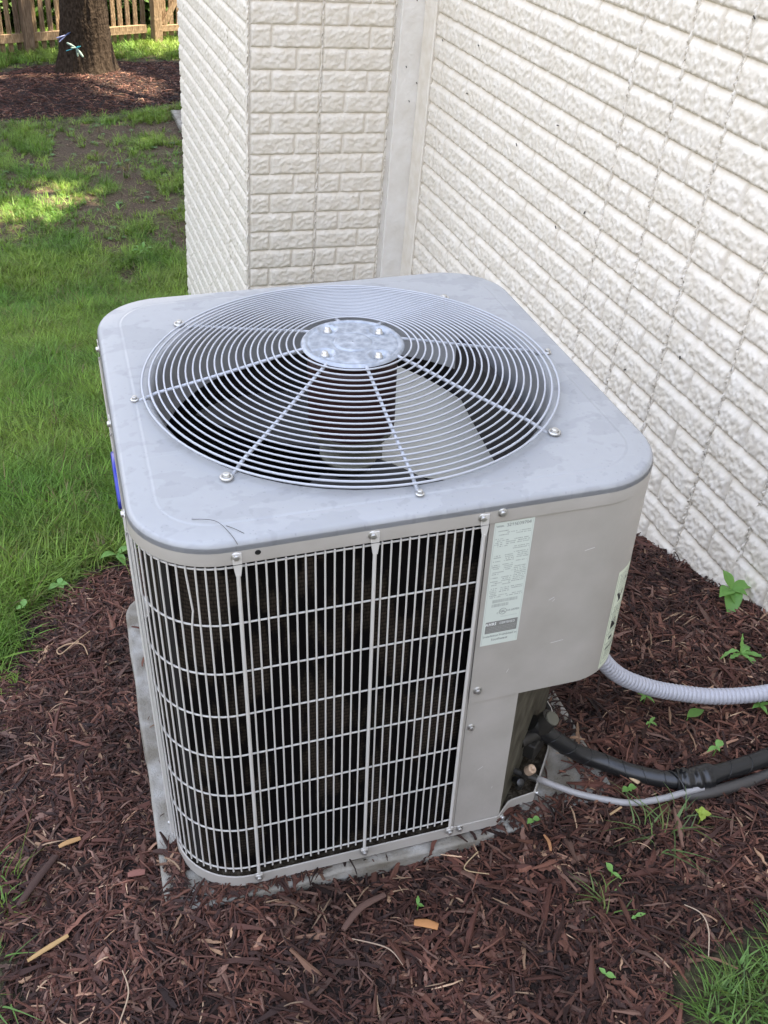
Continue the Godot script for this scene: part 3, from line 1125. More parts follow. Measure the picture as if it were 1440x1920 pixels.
func unit() -> void:
	var ac := thing("air_conditioner", "grey outdoor air conditioning condenser unit with round top fan grille", "air conditioner", UT + UB * Vector3(0, -HU, 0))
	ac.basis = UB
	var up := Transform3D(Basis.IDENTITY, Vector3(0, HU, 0))
	# ---- lid with its round opening and orifice wall
	var prof := [["c", 0.322, -0.118], ["c", 0.322, -0.030], ["c", 0.3235, -0.013], ["c", 0.327, -0.004], ["c", 0.331, -0.0005], ["c", 0.334, 0.0], ["r", 0.3500, 0.0], ["r", 0.3515, -0.0001], ["r", 0.3530, -0.0006], ["r", 0.3545, -0.0011], ["r", 0.3562, -0.0010], ["r", 0.360, -0.0010], ["r", 0.386, -0.0030], ["r", 0.3905, -0.0050], ["r", 0.3935, -0.0095], ["r", 0.3950, -0.0165], ["r", 0.3953, -0.0370], ["r", 0.3948, -0.0378], ["r", 0.3930, -0.0376], ["r", 0.3925, -0.0120]]
	var rows := []
	var uvs := []
	for q in prof:
		var ring := circ_ring(q[1], q[2]) if q[0] == "c" else rs_ring(q[1], q[1] - 0.275, q[2])
		rows.append(ring)
		var uv := PackedVector2Array()
		for w in ring:
			uv.append(Vector2(w.x, w.z) * 1.18 + Vector2(0.5, 0.5))
		uvs.append(uv)
	var mb := MB.new()
	mb.grid(rows.slice(0, 16), Vector3.ZERO, Vector3(0, -0.3, 0), uvs.slice(0, 16), true)
	var lid := obj("lid", mb.mesh(M.lid), ac, up)
	var sk := MB.new()
	sk.grid(rows.slice(14), Vector3.ZERO, Vector3(0, -0.3, 0), [], true)
	for i in range(0, sk.v.size()):
		sk.u[i] = Vector2(0.2, 0.2)
	obj("skirt", sk.mesh(M.coat), lid)
	for q in [[-0.2651, 0.3953, 0], [-0.0791, 0.3953, 0], [0.0803, 0.3953, 0], [0.1092, 0.3953, 0]]:
		screw(lid, Vector3(q[0], -0.0245 if q[0] < 0.1 else -0.0207, q[1]), Vector3(0, 0, 1))
	for z in [0.265, 0.02, -0.24]:
		screw(lid, Vector3(-0.3953, -0.0245, z), Vector3(-1, 0, 0))
	screw(lid, Vector3(0.3953, -0.024, 0.0), Vector3(1, 0, 0))
	var hole := MB.new()
	hole.lathe(Transform3D(Basis(Vector3.RIGHT, PI / 2), Vector3(-0.2362, -0.0231, 0.3953)), [Vector2(0.0042, 0.0002), Vector2(0.0, 0.0003)], 12)
	obj("screw_hole", hole.mesh(M.black), lid)
	# ---- fan grille: rings on a shallow dome, eight spokes, hub plate
	var gr := Node3D.new()
	gr.name = "fan_grille"
	gr.transform = up
	ac.add_child(gr)
	var dome := func(r: float) -> float: return 0.0065 + 0.0535 * pow(clampf(1.0 - (r - 0.085) / 0.26, 0.0, 1.0), 1.15)
	for i in 22:
		var r := 0.0955 + (0.3405 - 0.0955) * i / 21.0
		var pts := []
		for j in 96:
			var an := TAU * j / 96.0
			pts.append(Vector3(cos(an) * r, dome.call(r) + 0.0036, sin(an) * r))
		var m := MB.new()
		m.tube(pts, 0.00158 if i < 20 else 0.0019, 7, false, true)
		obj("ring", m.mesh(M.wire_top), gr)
	for i in 8:
		var an := PI * 0.25 * i
		var d := Vector3(cos(an), 0, sin(an))
		var pts := []
		var eye := (i & 1) == 1
		var r1 := 0.347 if eye else 0.352
		for j in 9:
			var r := lerpf(0.080, r1, j / 8.0)
			pts.append(d * r + Vector3(0, dome.call(r) - 0.0012 - (0.008 if j == 8 else 0.0), 0))
		var m := MB.new()
		m.tube(pts, 0.0029, 8)
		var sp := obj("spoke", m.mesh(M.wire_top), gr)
		if eye:
			var lp := MB.new()
			var ring := []
			for j in 18:
				var a2 := TAU * j / 18.0
				ring.append(d * 0.3555 + Vector3(cos(a2) * 0.0080, 0.0038, sin(a2) * 0.0080))
			lp.tube(ring, 0.0023, 7, false, true)
			lp.lathe(Transform3D(Basis.IDENTITY, d * 0.3555), [Vector2(0.0064, 0.0), Vector2(0.0064, 0.0040), Vector2(0.0055, 0.0055), Vector2(0.0052, 0.009), Vector2(0.0038, 0.0102), Vector2(0.0, 0.0102)], 12)
			obj("spoke_bolt", lp.mesh(M.steel), gr)
		else:
			screw(gr, d * 0.354 + Vector3(0, 0.002, 0), Vector3.UP, 0.0045)
	# hub plate with raised rim, centre disc and four dished bolt seats
	var hub := MB.new()
	var hrows := []
	var nr := 40
	for i in nr + 1:
		var r := 0.0845 * i / nr
		var row := PackedVector3Array()
		for j in 96:
			var an := TAU * j / 96.0
			var w := Vector3(cos(an) * r, 0, sin(an) * r)
			var y := 0.0615
			if r < 0.0305: y += 0.0012
			elif r < 0.0335: y -= 0.0012
			if r > 0.0755: y += 0.0012
			elif r > 0.0725: y -= 0.0012
			if r > 0.0815: y -= 0.0045 * (r - 0.0815) / 0.003
			for k in 4:
				var ba := deg_to_rad(62.0 + 90.0 * k)
				var bd := Vector2(w.x - cos(ba) * 0.0605, w.z - sin(ba) * 0.0605).length()
				if bd < 0.0195:
					y = 0.0630 - 0.0065 * smoothstep(0.0185, 0.0095, bd) if bd > 0.0165 else 0.0630 - 0.0065 * smoothstep(0.0185, 0.0095, bd)
			w.y = y
			row.append(w)
		hrows.append(row)
	hub.grid(hrows, Vector3.UP, Vector3.ZERO, [], true)
	obj("hub_plate", hub.mesh(M.galv), gr)
	for k in 4:
		var ba := deg_to_rad(62.0 + 90.0 * k)
		var m := MB.new()
		m.lathe(Transform3D(Basis.IDENTITY, Vector3(cos(ba) * 0.0605, 0.0567, sin(ba) * 0.0605)), [Vector2(0.0072, 0.0), Vector2(0.0072, 0.003), Vector2(0.0055, 0.0038), Vector2(0.0052, 0.0062), Vector2(0.0040, 0.0082), Vector2(0.0018, 0.0090), Vector2(0.0, 0.0092)], 14)
		obj("hub_bolt", m.mesh(M.steel), gr)
	# ---- motor and fan below the hub
	var mo := MB.new()
	mo.lathe(Transform3D.IDENTITY, [Vector2(0.0, 0.046), Vector2(0.060, 0.045), Vector2(0.072, 0.036), Vector2(0.074, 0.030), Vector2(0.074, -0.085), Vector2(0.072, -0.090)], 36)
	var motor := obj("fan_motor", mo.mesh(M.motor), ac, up)
	var ec := MB.new()
	ec.lathe(Transform3D.IDENTITY, [Vector2(0.0725, -0.086), Vector2(0.0725, -0.098), Vector2(0.064, -0.108), Vector2(0.05, -0.116), Vector2(0.02, -0.118), Vector2(0.0, -0.118)], 36)
	obj("end_cap", ec.mesh(M.endcap), motor)
	var fan := Node3D.new()
	fan.name = "fan"
	fan.transform = up
	ac.add_child(fan)
	var fh := MB.new()
	fh.lathe(Transform3D.IDENTITY, [Vector2(0.0, -0.118), Vector2(0.010, -0.118), Vector2(0.010, -0.140), Vector2(0.055, -0.142), Vector2(0.055, -0.160), Vector2(0.0, -0.162)], 24)
	obj("fan_hub", fh.mesh(M.endcap), fan)
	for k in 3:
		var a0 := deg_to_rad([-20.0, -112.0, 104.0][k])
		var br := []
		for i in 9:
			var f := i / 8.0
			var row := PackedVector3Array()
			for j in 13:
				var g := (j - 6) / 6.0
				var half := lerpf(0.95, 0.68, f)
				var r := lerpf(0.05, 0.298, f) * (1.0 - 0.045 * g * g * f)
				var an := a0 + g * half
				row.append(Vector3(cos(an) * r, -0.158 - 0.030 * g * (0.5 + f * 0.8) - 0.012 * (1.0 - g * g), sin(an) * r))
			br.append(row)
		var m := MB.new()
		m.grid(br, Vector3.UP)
		obj("fan_blade", m.mesh(M.blade if k == 0 else M.blade_shaded), fan)  # all but the first blade coloured dark to stand for shade
	# ---- coil
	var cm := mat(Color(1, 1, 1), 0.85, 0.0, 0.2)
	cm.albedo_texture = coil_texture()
	var crows := []
	var cuv := []
	var s0 := 0.372
	var R0 := 0.10
	var L0 := 2.0 * (s0 - R0)
	var per := L0 * 3.0 + PI * 0.5 * R0 * 2.0
	for y in [-0.012, -0.738]:
		var row := PackedVector3Array()
		var uv := PackedVector2Array()
		for i in 121:
			var d := (s0 - R0 - 0.10) + (per - (s0 - R0 - 0.10)) * i / 120.0
			row.append(rs(s0, R0, d)[0] + Vector3(0, y, 0))
			uv.append(Vector2(d / 0.75, -y / 0.75))
		crows.append(row)
		cuv.append(uv)
	var co := MB.new()
	co.grid(crows, Vector3.ZERO, Vector3(0, -0.4, 0), cuv)
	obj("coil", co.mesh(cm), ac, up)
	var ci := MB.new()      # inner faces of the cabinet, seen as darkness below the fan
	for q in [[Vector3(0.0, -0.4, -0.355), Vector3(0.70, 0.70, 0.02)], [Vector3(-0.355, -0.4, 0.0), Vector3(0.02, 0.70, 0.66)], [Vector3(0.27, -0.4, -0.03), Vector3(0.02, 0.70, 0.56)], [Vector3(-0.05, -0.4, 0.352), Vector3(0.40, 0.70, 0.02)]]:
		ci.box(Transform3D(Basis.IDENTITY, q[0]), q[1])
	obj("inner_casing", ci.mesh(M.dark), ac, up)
	# ---- guard: vertical wires, cross wires and posts round the front and the left
	var sv := 0.3935
	var Rv := 0.12
	var y0 := -0.0400
	var y1 := -0.7085
	var vm := MB.new()
	vm.tube([Vector3(0, y0, 0), Vector3(0, (y0 + y1) * 0.5, 0), Vector3(0, y1, 0)], 0.00145, 7)
	var wire := vm.mesh(M.wire)
	var kink := MB.new()
	kink.tube([Vector3(0, y0, 0), Vector3(0, -0.05, 0), Vector3(0.0042, -0.118, 0.0015), Vector3(0.0008, -0.148, 0), Vector3(0, -0.2, 0), Vector3(0, y1, 0)], 0.00145, 7)
	var bent := kink.mesh(M.wire)
	var gd := Node3D.new()
	gd.name = "coil_guard"
	gd.transform = up
	ac.add_child(gd)
	var off := sv - Rv
	var posts := [-0.266, -0.078, 0.0818]
	var x := 0.0818 - 0.0133
	var d := off - x
	var endd := 2.0 * off + PI * 0.5 * Rv + 2.0 * off - 0.005
	var cnt := 0
	var front_x := []
	for i in 11: front_x.append(0.0818 - 0.01332 * (i + 1))
	for i in 13: front_x.append(-0.078 - 0.01343 * (i + 1))
	var ds := []
	for q in front_x: ds.append(off - q)
	var dd := off + 0.266 + 0.0134
	while dd < endd:
		ds.append(dd)
		dd += 0.0134
	var side_posts := [2.0 * off + PI * 0.5 * Rv + 0.006, 2.0 * off + PI * 0.5 * Rv + off * 1.0, endd]
	for q in ds:
		var e := rs(sv, Rv, q)
		cnt += 1
		obj("guard_wire", bent if cnt == 29 else wire, gd, Transform3D(Basis(Vector3.UP, 0.0), e[0]))
	for yy in [-0.0456, -0.1462, -0.2399, -0.3285, -0.4185, -0.5108, -0.601, -0.7045]:
		var pts := []
		var start := off - 0.0885
		var k := 0
		while start + k * 0.0134 < endd:
			pts.append(rs(sv - 0.0032, Rv - 0.0032, start + k * 0.0134)[0] + Vector3(0, yy, 0))
			k += 1
		var m := MB.new()
		m.tube(pts, 0.00155, 7)
		obj("cross_wire", m.mesh(M.wire), gd)
	var pd := []
	for q in posts: pd.append(off - q)
	pd.append_array(side_posts)
	for q in pd:
		var e := rs(0.3955, Rv, q)
		var n: Vector3 = e[1]
		var m := MB.new()
		var b := Basis(Vector3.UP.cross(n), Vector3.UP, n)
		m.tube([e[0] + Vector3(0, -0.052, 0) + n * 0.001, e[0] + Vector3(0, -0.4, 0), e[0] + Vector3(0, -0.72, 0)], 0.0029, 8)
		# flattened ear that fans out under the screw
		m.face([e[0] + b * Vector3(-0.0062, -0.0375, 0.0022), e[0] + b * Vector3(0.0062, -0.0375, 0.0022), e[0] + b * Vector3(0.0034, -0.056, 0.0034), e[0] + b * Vector3(-0.0034, -0.056, 0.0034)], n)
		m.box(Transform3D(b, e[0] + b * Vector3(0, -0.028, 0.0008)), Vector3(0.0124, 0.019, 0.0016), 0.0006)
		m.box(Transform3D(b, e[0] + b * Vector3(0, -0.7285, 0.0004)), Vector3(0.012, 0.020, 0.0016), 0.0006)
		obj("guard_post", m.mesh(M.wire), gd)
		if q < off + 0.3:
			screw(gd, e[0] + n * 0.0012 + Vector3(0, -0.7305, 0), n, 0.0048)
	# ---- base pan rail with its lip, stepping back under the service corner
	var path := []
	var Rr := 0.118
	var offr := 0.3905 - Rr
	var pr := 0.0
	path.append([Vector3(-offr, 0, -0.3905), Vector3(0, 0, -1)])
	for i in 13:
		path.append(rs(0.3905, Rr, 4.0 * offr + PI * 0.5 * Rr * (2.0 - i / 12.0)))
	for i in 13:
		path.append(rs(0.3905, Rr, 2.0 * offr + PI * 0.5 * Rr * (1.0 - i / 12.0)))
	path.append([Vector3(0.0, 0, 0.3905), Vector3(0, 0, 1)])
	path.append([Vector3(0.178, 0, 0.3905), Vector3(0, 0, 1)])
	path.append([Vector3(0.184, 0, 0.389), Vector3(0.35, 0, 0.94)])
	path.append([Vector3(0.2131, 0, 0.3653), Vector3(0.45, 0, 0.89)])
	path.append([Vector3(0.222, 0, 0.3625), Vector3(0.15, 0, 0.99)])
	path.append([Vector3(0.268, 0, 0.358), Vector3(0.3, 0, 0.95)])
	path.append([Vector3(0.2715, 0, 0.355), Vector3(0.75, 0, 0.65)])
	path.append([Vector3(0.337, 0, 0.271), Vector3(0.80, 0, 0.60)])
	path.append([Vector3(0.386, 0, 0.19), Vector3(0.9, 0, 0.4)])
	path.append([Vector3(0.3905, 0, 0.17), Vector3(1, 0, 0)])
	path.append([Vector3(0.3905, 0, -0.27), Vector3(1, 0, 0)])
	var rail := obj("base_rail", strip(path, -HU, -0.7300, 0.0022).mesh(M.coat), ac, up)
	screw(rail, Vector3(0.1055, -0.737, 0.3905), Vector3(0, 0, 1), 0.005)
	screw(rail, Vector3(0.192, -0.742, 0.384), Vector3(0.45, 0, 0.89), 0.004)
	screw(rail, Vector3(0.274, -0.739, 0.352), Vector3(0.8, 0, 0.6), 0.004)
	screw(rail, Vector3(-0.395, -0.735, 0.24), Vector3(-1, 0, 0), 0.004)
	var pan := MB.new()
	var poly := []
	for q in path: poly.append(q[0] * Vector3(0.994, 0, 0.994) + Vector3(0, -0.7445, 0))
	for i in poly.size():
		pan.face([Vector3(0, -0.7445, 0), poly[i], poly[(i + 1) % poly.size()]], Vector3.UP)
	obj("base_pan", pan.mesh(M.dirt), ac, up).set_meta("label", "dirty floor of the base pan below the valves")
	# ---- lower corner panel and the cut-back panel behind the valves
	var lp := [[Vector3(0.0945, 0, 0.3895), Vector3(0, 0, 1)], [Vector3(0.12, 0, 0.3895), Vector3(0, 0, 1)], [Vector3(0.183, 0, 0.3895), Vector3(0, 0, 1)]]
	var lower := obj("corner_panel", strip(lp, -0.7295, -0.398, 0.0015).mesh(M.coat), ac, up)
	screw(lower, Vector3(0.1041, -0.4662, 0.3895), Vector3(0, 0, 1), 0.0045)
	var dn := Vector3(0.75, 0, 0.66)
	var dp := [[Vector3(0.1832, 0, 0.3885), dn], [Vector3(0.20, 0, 0.366), dn], [Vector3(0.30, 0, 0.252), dn], [Vector3(0.315, 0, 0.238), dn], [Vector3(0.372, 0, 0.172), dn], [Vector3(0.390, 0, 0.150), Vector3(1, 0, 0)], [Vector3(0.390, 0, -0.27), Vector3(1, 0, 0)]]
	obj("valve_panel", strip(dp, -0.742, -0.395, 0.0015).mesh(M.olive), ac, up).set_meta("label", "stained cut-back panel behind the valves")
	# ---- service panel wrapping the front right corner
	var svp := []
	var Rs := 0.1125
	var offs := 0.3925 - Rs
	svp.append([Vector3(0.0935, 0, 0.3925), Vector3(0, 0, 1)])
	svp.append([Vector3(0.2, 0, 0.3925), Vector3(0, 0, 1)])
	for i in 15:
		var a := PI * 0.5 * i / 14.0
		var n := Vector3(sin(a), 0, cos(a))
		svp.append([Vector3(offs, 0, offs) + n * Rs, n])
	svp.append([Vector3(0.3925, 0, -0.20), Vector3(1, 0, 0)])
	var sp := obj("service_panel", strip(svp, -0.4045, -0.020, 0.0015).mesh(M.coat), ac, up)
	var bt := MB.new()
	for i in svp.size() - 1:
		bt.face([Vector3(0.2, -0.4025, 0.1), svp[i][0] * Vector3(0.997, 0, 0.997) + Vector3(0, -0.4025, 0), svp[i + 1][0] * Vector3(0.997, 0, 0.997) + Vector3(0, -0.4025, 0)], Vector3.DOWN)
	obj("panel_floor", bt.mesh(M.coat), sp)
	screw(sp, Vector3(0.1062, -0.3771, 0.3925), Vector3(0, 0, 1), 0.0052)
	var fl := MB.new()
	fl.box(Transform3D(Basis.IDENTITY, Vector3(0.0915, -0.384, 0.3850)), Vector3(0.006, 0.69, 0.008), 0.001)
	obj("edge_flange", fl.mesh(M.coat), ac, up)
	labels(ac, up)
	var sc := MB.new()
	for q in [[0.212, -0.205, 0.5, 0.010], [0.216, -0.209, 0.9, 0.006], [0.262, -0.118, 0.2, 0.016], [0.300, -0.352, -0.2, 0.012], [0.155, -0.345, 1.2, 0.008], [0.235, -0.300, 0.1, 0.022], [0.132, -0.58, 0.7, 0.012], [0.160, -0.64, 1.4, 0.006]]:
		var zz := 0.39265 if q[1] > -0.40 else 0.3896
		if q[0] > 0.28: continue
		sc.box(Transform3D(Basis(Vector3.BACK, q[2]), Vector3(q[0], q[1], zz)), Vector3(q[3], 0.0007, 0.0002))
	obj("scratches", sc.mesh(mat(Color(0.62, 0.61, 0.59), 0.5)), ac, up)
	# ---- badge on the left of the lid
	var bg := MB.new()
	var brow := []
	for q in [[1.0, 0.0], [1.0, 0.003], [0.95, 0.0045], [0.0, 0.0048]]:
		var row := PackedVector3Array()
		for j in 28:
			var an := TAU * j / 28.0
			row.append(Vector3(-0.3978 - q[1] * 1.1, -0.050 + sin(an) * 0.026 * q[0], 0.140 + cos(an) * 0.068 * q[0]))
		brow.append(row)
	bg.grid(brow, Vector3(-1, 0, 0), Vector3.ZERO, [], true)
	obj("badge", bg.mesh(M.badge), ac, up).set_meta("label", "oval blue badge on the unit's left side")
	# ---- service valves in the recess
	var sv1 := Node3D.new()
	sv1.name = "suction_valve"
	sv1.transform = up
	ac.add_child(sv1)
	var vb := MB.new()
	vb.tube([Vector3(0.300, -0.69, 0.262), Vector3(0.312, -0.655, 0.268), Vector3(0.326, -0.630, 0.274)], [0.018, 0.020, 0.018], 14)
	vb.tube([Vector3(0.262, -0.668, 0.286), Vector3(0.315, -0.668, 0.270)], [0.0125, 0.0125], 6)
	vb.box(Transform3D(Basis(Vector3.UP, 0.7), Vector3(0.300, -0.700, 0.270)), Vector3(0.05, 0.04, 0.03), 0.003)
	obj("valve_body", vb.mesh(M.valve), sv1)
	var vc := MB.new()
	var cb := Basis(Vector3(0.3, 0.9, 0.3).cross(Vector3.RIGHT).normalized(), Vector3(0.35, 0.85, 0.4).normalized(), Vector3.ZERO)
	cb.z = cb.x.cross(cb.y).normalized()
	cb.x = cb.y.cross(cb.z).normalized()
	vc.lathe(Transform3D(cb, Vector3(0.322, -0.642, 0.272)), [Vector2(0.0145, 0.0), Vector2(0.0145, 0.016), Vector2(0.0130, 0.0185), Vector2(0.0, 0.0187)], 18)
	obj("valve_cap", vc.mesh(mat(Color(0.12, 0.115, 0.085), 0.7)), sv1)
	var sv2 := Node3D.new()
	sv2.name = "liquid_valve"
	sv2.transform = up
	ac.add_child(sv2)
	var lb := MB.new()
	lb.tube([Vector3(0.235, -0.70, 0.318), Vector3(0.255, -0.698, 0.340), Vector3(0.272, -0.70, 0.352)], 0.0065, 10)
	lb.tube([Vector3(0.246, -0.735, 0.335), Vector3(0.252, -0.700, 0.338), Vector3(0.258, -0.680, 0.343)], 0.0075, 10)
	obj("valve_body", lb.mesh(M.valve), sv2)
	var lc := MB.new()
	lc.lathe(Transform3D(cb, Vector3(0.256, -0.684, 0.342)), [Vector2(0.0092, 0.0), Vector2(0.0092, 0.014), Vector2(0.0075, 0.0155), Vector2(0.0032, 0.0155), Vector2(0.0030, 0.0125), Vector2(0.0, 0.0125)], 18)
	obj("valve_cap", lc.mesh(M.brass), sv2)
	var bc := MB.new()
	bc.lathe(Transform3D(Basis(Vector3.RIGHT, 0.9), Vector3(0.238, -0.712, 0.335)), [Vector2(0.0080, 0.0), Vector2(0.0080, 0.022), Vector2(0.0068, 0.024), Vector2(0.0, 0.0242)], 16)
	obj("port_cap", bc.mesh(M.rubber), sv2)


func text(s: String, h: float, m: Material, parent: Node, at: Transform3D, bold := false) -> void:
	var tm := TextMesh.new()
	var f := SystemFont.new()
	f.font_names = PackedStringArray(["Droid Sans"])
	if bold: f.font_weight = 700
	tm.font = f
	tm.text = s
	tm.font_size = 32
	tm.pixel_size = h / 23.0
	tm.depth = 0.0002
	tm.material = m
	var o := MeshInstance3D.new()
	o.mesh = tm
	o.name = "lettering"
	o.transform = at
	parent.add_child(o, true)

func labels(ac: Node3D, up: Transform3D) -> void:
	# rating label: white, 62 x 240 mm, with rows of fine print (too small to read) and a few legible lines
	var w := 160
	var h := 620
	var im := Image.create(w, h, false, Image.FORMAT_RGB8)
	var paper := Color(0.80, 0.83, 0.79)
	im.fill(paper)
	var r := RandomNumberGenerator.new()
	r.seed = 5
	var ink := Color(0.52, 0.54, 0.52)
	im.fill_rect(Rect2i(5, 8, 1, 604), Color(0.66, 0.68, 0.66))
	im.fill_rect(Rect2i(154, 8, 1, 604), Color(0.66, 0.68, 0.66))
	var y := 40
	while y < 372:
		if r.randf() < 0.86:
			var starts := [[8, 40], [52, 92], [100, 150]] if r.randf() < 0.8 else [[16, 60], [84, 150]]
			for q in starts:
				if r.randf() < 0.75:
					var x: int = q[0] + r.randi() % 10
					while x < q[1]:
						var ww := 2 + r.randi() % 3
						var tint := ink.lerp(paper, r.randf_range(0.0, 0.45))
						im.fill_rect(Rect2i(x, y, ww, 4), tint)
						if r.randf() < 0.5: im.fill_rect(Rect2i(x + 1, y + 1, 1, 2), paper)
						x += ww + 1 + (4 if r.randf() < 0.18 else 0)
		y += 9
	for row in [[30, 380, 105, 16], [30, 402, 70, 16]]:       # two bar codes
		var x: int = row[0]
		while x < row[0] + row[2]:
			var ww := 1 + r.randi() % 2
			im.fill_rect(Rect2i(x, row[1], ww, row[3]), Color(0.58, 0.60, 0.58))
			x += ww + 1 + r.randi() % 2
	im.fill_rect(Rect2i(14, 494, 136, 62), Color(0.50, 0.50, 0.48))
	for yy in [524, 532, 540, 548]:
		var x := 20
		while x < 140:
			var ww := 3 + r.randi() % 5
			im.fill_rect(Rect2i(x, yy, ww, 3), Color(0.62, 0.62, 0.60))
			x += ww + 2
	for yy in [562, 472]:
		var x := 74
		while x < 142:
			im.fill_rect(Rect2i(x, yy, 3, 3), Color(0.68, 0.7, 0.68))
			x += 5
	var lm := mat(Color(1, 1, 1), 0.45)
	lm.albedo_texture = ImageTexture.create_from_image(im)
	var mb := MB.new()
	var x0 := 0.1010
	var x1 := 0.1628
	var ya := -0.0400
	var yb := -0.2790
	mb.face([Vector3(x0, yb, 0.3929), Vector3(x1, yb, 0.3929), Vector3(x1, ya, 0.3929), Vector3(x0, ya, 0.3929)], Vector3.BACK, [Vector2(0, 1), Vector2(1, 1), Vector2(1, 0), Vector2(0, 0)])
	var lab := obj("rating_label", mb.mesh(lm), ac, up)
	lab.set_meta("label", "tall white rating label on the service panel")
	var tk := mat(Color(0.20, 0.21, 0.20), 0.6)
	var tw := mat(Color(0.75, 0.76, 0.73), 0.6)
	var cx := (x0 + x1) * 0.5
	var at := func(x: float, yy: float) -> Transform3D: return Transform3D(Basis.IDENTITY, Vector3(x, yy, 0.3931))
	text("3215E09704", 0.0050, tk, lab, at.call(cx + 0.007, -0.0465))
	text("SERIAL", 0.0028, tk, lab, at.call(x0 + 0.009, -0.047))
	text("Installation Prohibited in", 0.0036, tk, lab, at.call(cx, -0.2605))
	text("Southwest", 0.0042, tk, lab, at.call(cx, -0.2685))
	text("AHRI", 0.0055, tw, lab, at.call(cx - 0.017, -0.2357), true)
	text("CERTIFIED", 0.0040, tw, lab, at.call(cx + 0.010, -0.2360))
	text("UL", 0.0048, tk, lab, at.call(cx, -0.2118), true)
	text("C", 0.003, tk, lab, at.call(cx - 0.0085, -0.2145))
	text("US LISTED", 0.0032, tk, lab, at.call(cx + 0.017, -0.2118))
	var cr := MB.new()
	var ring := []
	for j in 24:
		ring.append(Vector3(cx + cos(TAU * j / 24.0) * 0.0058, -0.2118 + sin(TAU * j / 24.0) * 0.0058, 0.3930))
	cr.tube(ring, 0.0004, 5, false, true)
	obj("mark_ring", cr.mesh(tk), lab)
	# warning label wrapped round the corner
	var iw := 192
	var ih := 400
	var im2 := Image.create(iw, ih, false, Image.FORMAT_RGB8)
	var p2 := Color(0.84, 0.87, 0.78)
	im2.fill(p2)
	var yy := 22
	while yy < 372:
		var icon := (yy > 92 and yy < 142) or (yy > 205 and yy < 245) or (yy > 272 and yy < 296)
		var x := 62 if icon else 14
		while x < 178:
			var ww := 3 + r.randi() % 7
			im2.fill_rect(Rect2i(x, yy, ww, 3), Color(0.42, 0.46, 0.40).lerp(p2, r.randf_range(0.0, 0.4)))
			x += ww + 2
		yy += 7
	for q in [[6, 16, 1, 366], [185, 16, 1, 366], [6, 16, 180, 1], [6, 172, 180, 1], [6, 258, 180, 1], [6, 300, 180, 1], [6, 382, 180, 1]]:
		im2.fill_rect(Rect2i(q[0], q[1], q[2], q[3]), Color(0.35, 0.38, 0.33))
	for i in 18:                                   # warning triangles and hazard pictograms
		im2.fill_rect(Rect2i(96 - i / 2, 20 + i, i + 1, 1), Color(0.05, 0.05, 0.05))
	for i in 14:
		im2.fill_rect(Rect2i(50 - i / 2, 42 + i, i + 1, 1), Color(0.05, 0.05, 0.05))
	for i in 38:
		im2.fill_rect(Rect2i(16 + int(i * 0.5), 96 + i, 12, 1), Color(0.03, 0.03, 0.03))
		im2.fill_rect(Rect2i(44 - int(i * 0.5), 96 + i, 9, 1), Color(0.03, 0.03, 0.03))
	for i in 36:
		im2.fill_rect(Rect2i(18, 206 + i, 4 + i * 0.8, 1), Color(0.03, 0.03, 0.03))
		if i % 9 < 5: im2.fill_rect(Rect2i(26 + i / 3, 204 + i, 16, 1), Color(0.03, 0.03, 0.03))
	im2.fill_rect(Rect2i(22, 276, 20, 14), Color(0.05, 0.05, 0.05))
	im2.fill_rect(Rect2i(14, 322, 70, 6), Color(0.02, 0.02, 0.02))
	var lm2 := mat(Color(1, 1, 1), 0.45)
	lm2.albedo_texture = ImageTexture.create_from_image(im2)
	var rows := []
	var uvs := []
	var Rs := 0.1128
	var offs := 0.3925 - 0.1125
	for i in 2:
		var row := PackedVector3Array()
		var uv := PackedVector2Array()
		for j in 15:
			var a := asin((0.331 - offs) / Rs) + (0.118 / Rs) * j / 14.0
			row.append(Vector3(offs + sin(a) * Rs, -0.1880 if i == 0 else -0.3990, offs + cos(a) * Rs))
			uv.append(Vector2(j / 14.0, i))
		rows.append(row)
		uvs.append(uv)
	var m2 := MB.new()
	m2.grid(rows, Vector3(0.7, 0, 0.7), Vector3.ZERO, uvs)
	obj("warning_label", m2.mesh(lm2), ac, up).set_meta("label", "white warning label wrapped round the panel's right corner")


# ---------------------------------------------------------------- hoses and lines beside the unit
func spline(ctrl: Array, step: float) -> Array:
	var c := Curve3D.new()
	for i in ctrl.size():
		var a: Vector3 = ctrl[maxi(i - 1, 0)]
		var b: Vector3 = ctrl[mini(i + 1, ctrl.size() - 1)]
		var t := (b - a) / 6.0
		c.add_point(ctrl[i], -t, t)
	var out := []
	var l := c.get_baked_length()
	var d := 0.0
	while d < l:
		out.append(c.sample_baked(d, true))
		d += step
	out.append(c.sample_baked(l, true))
	return out

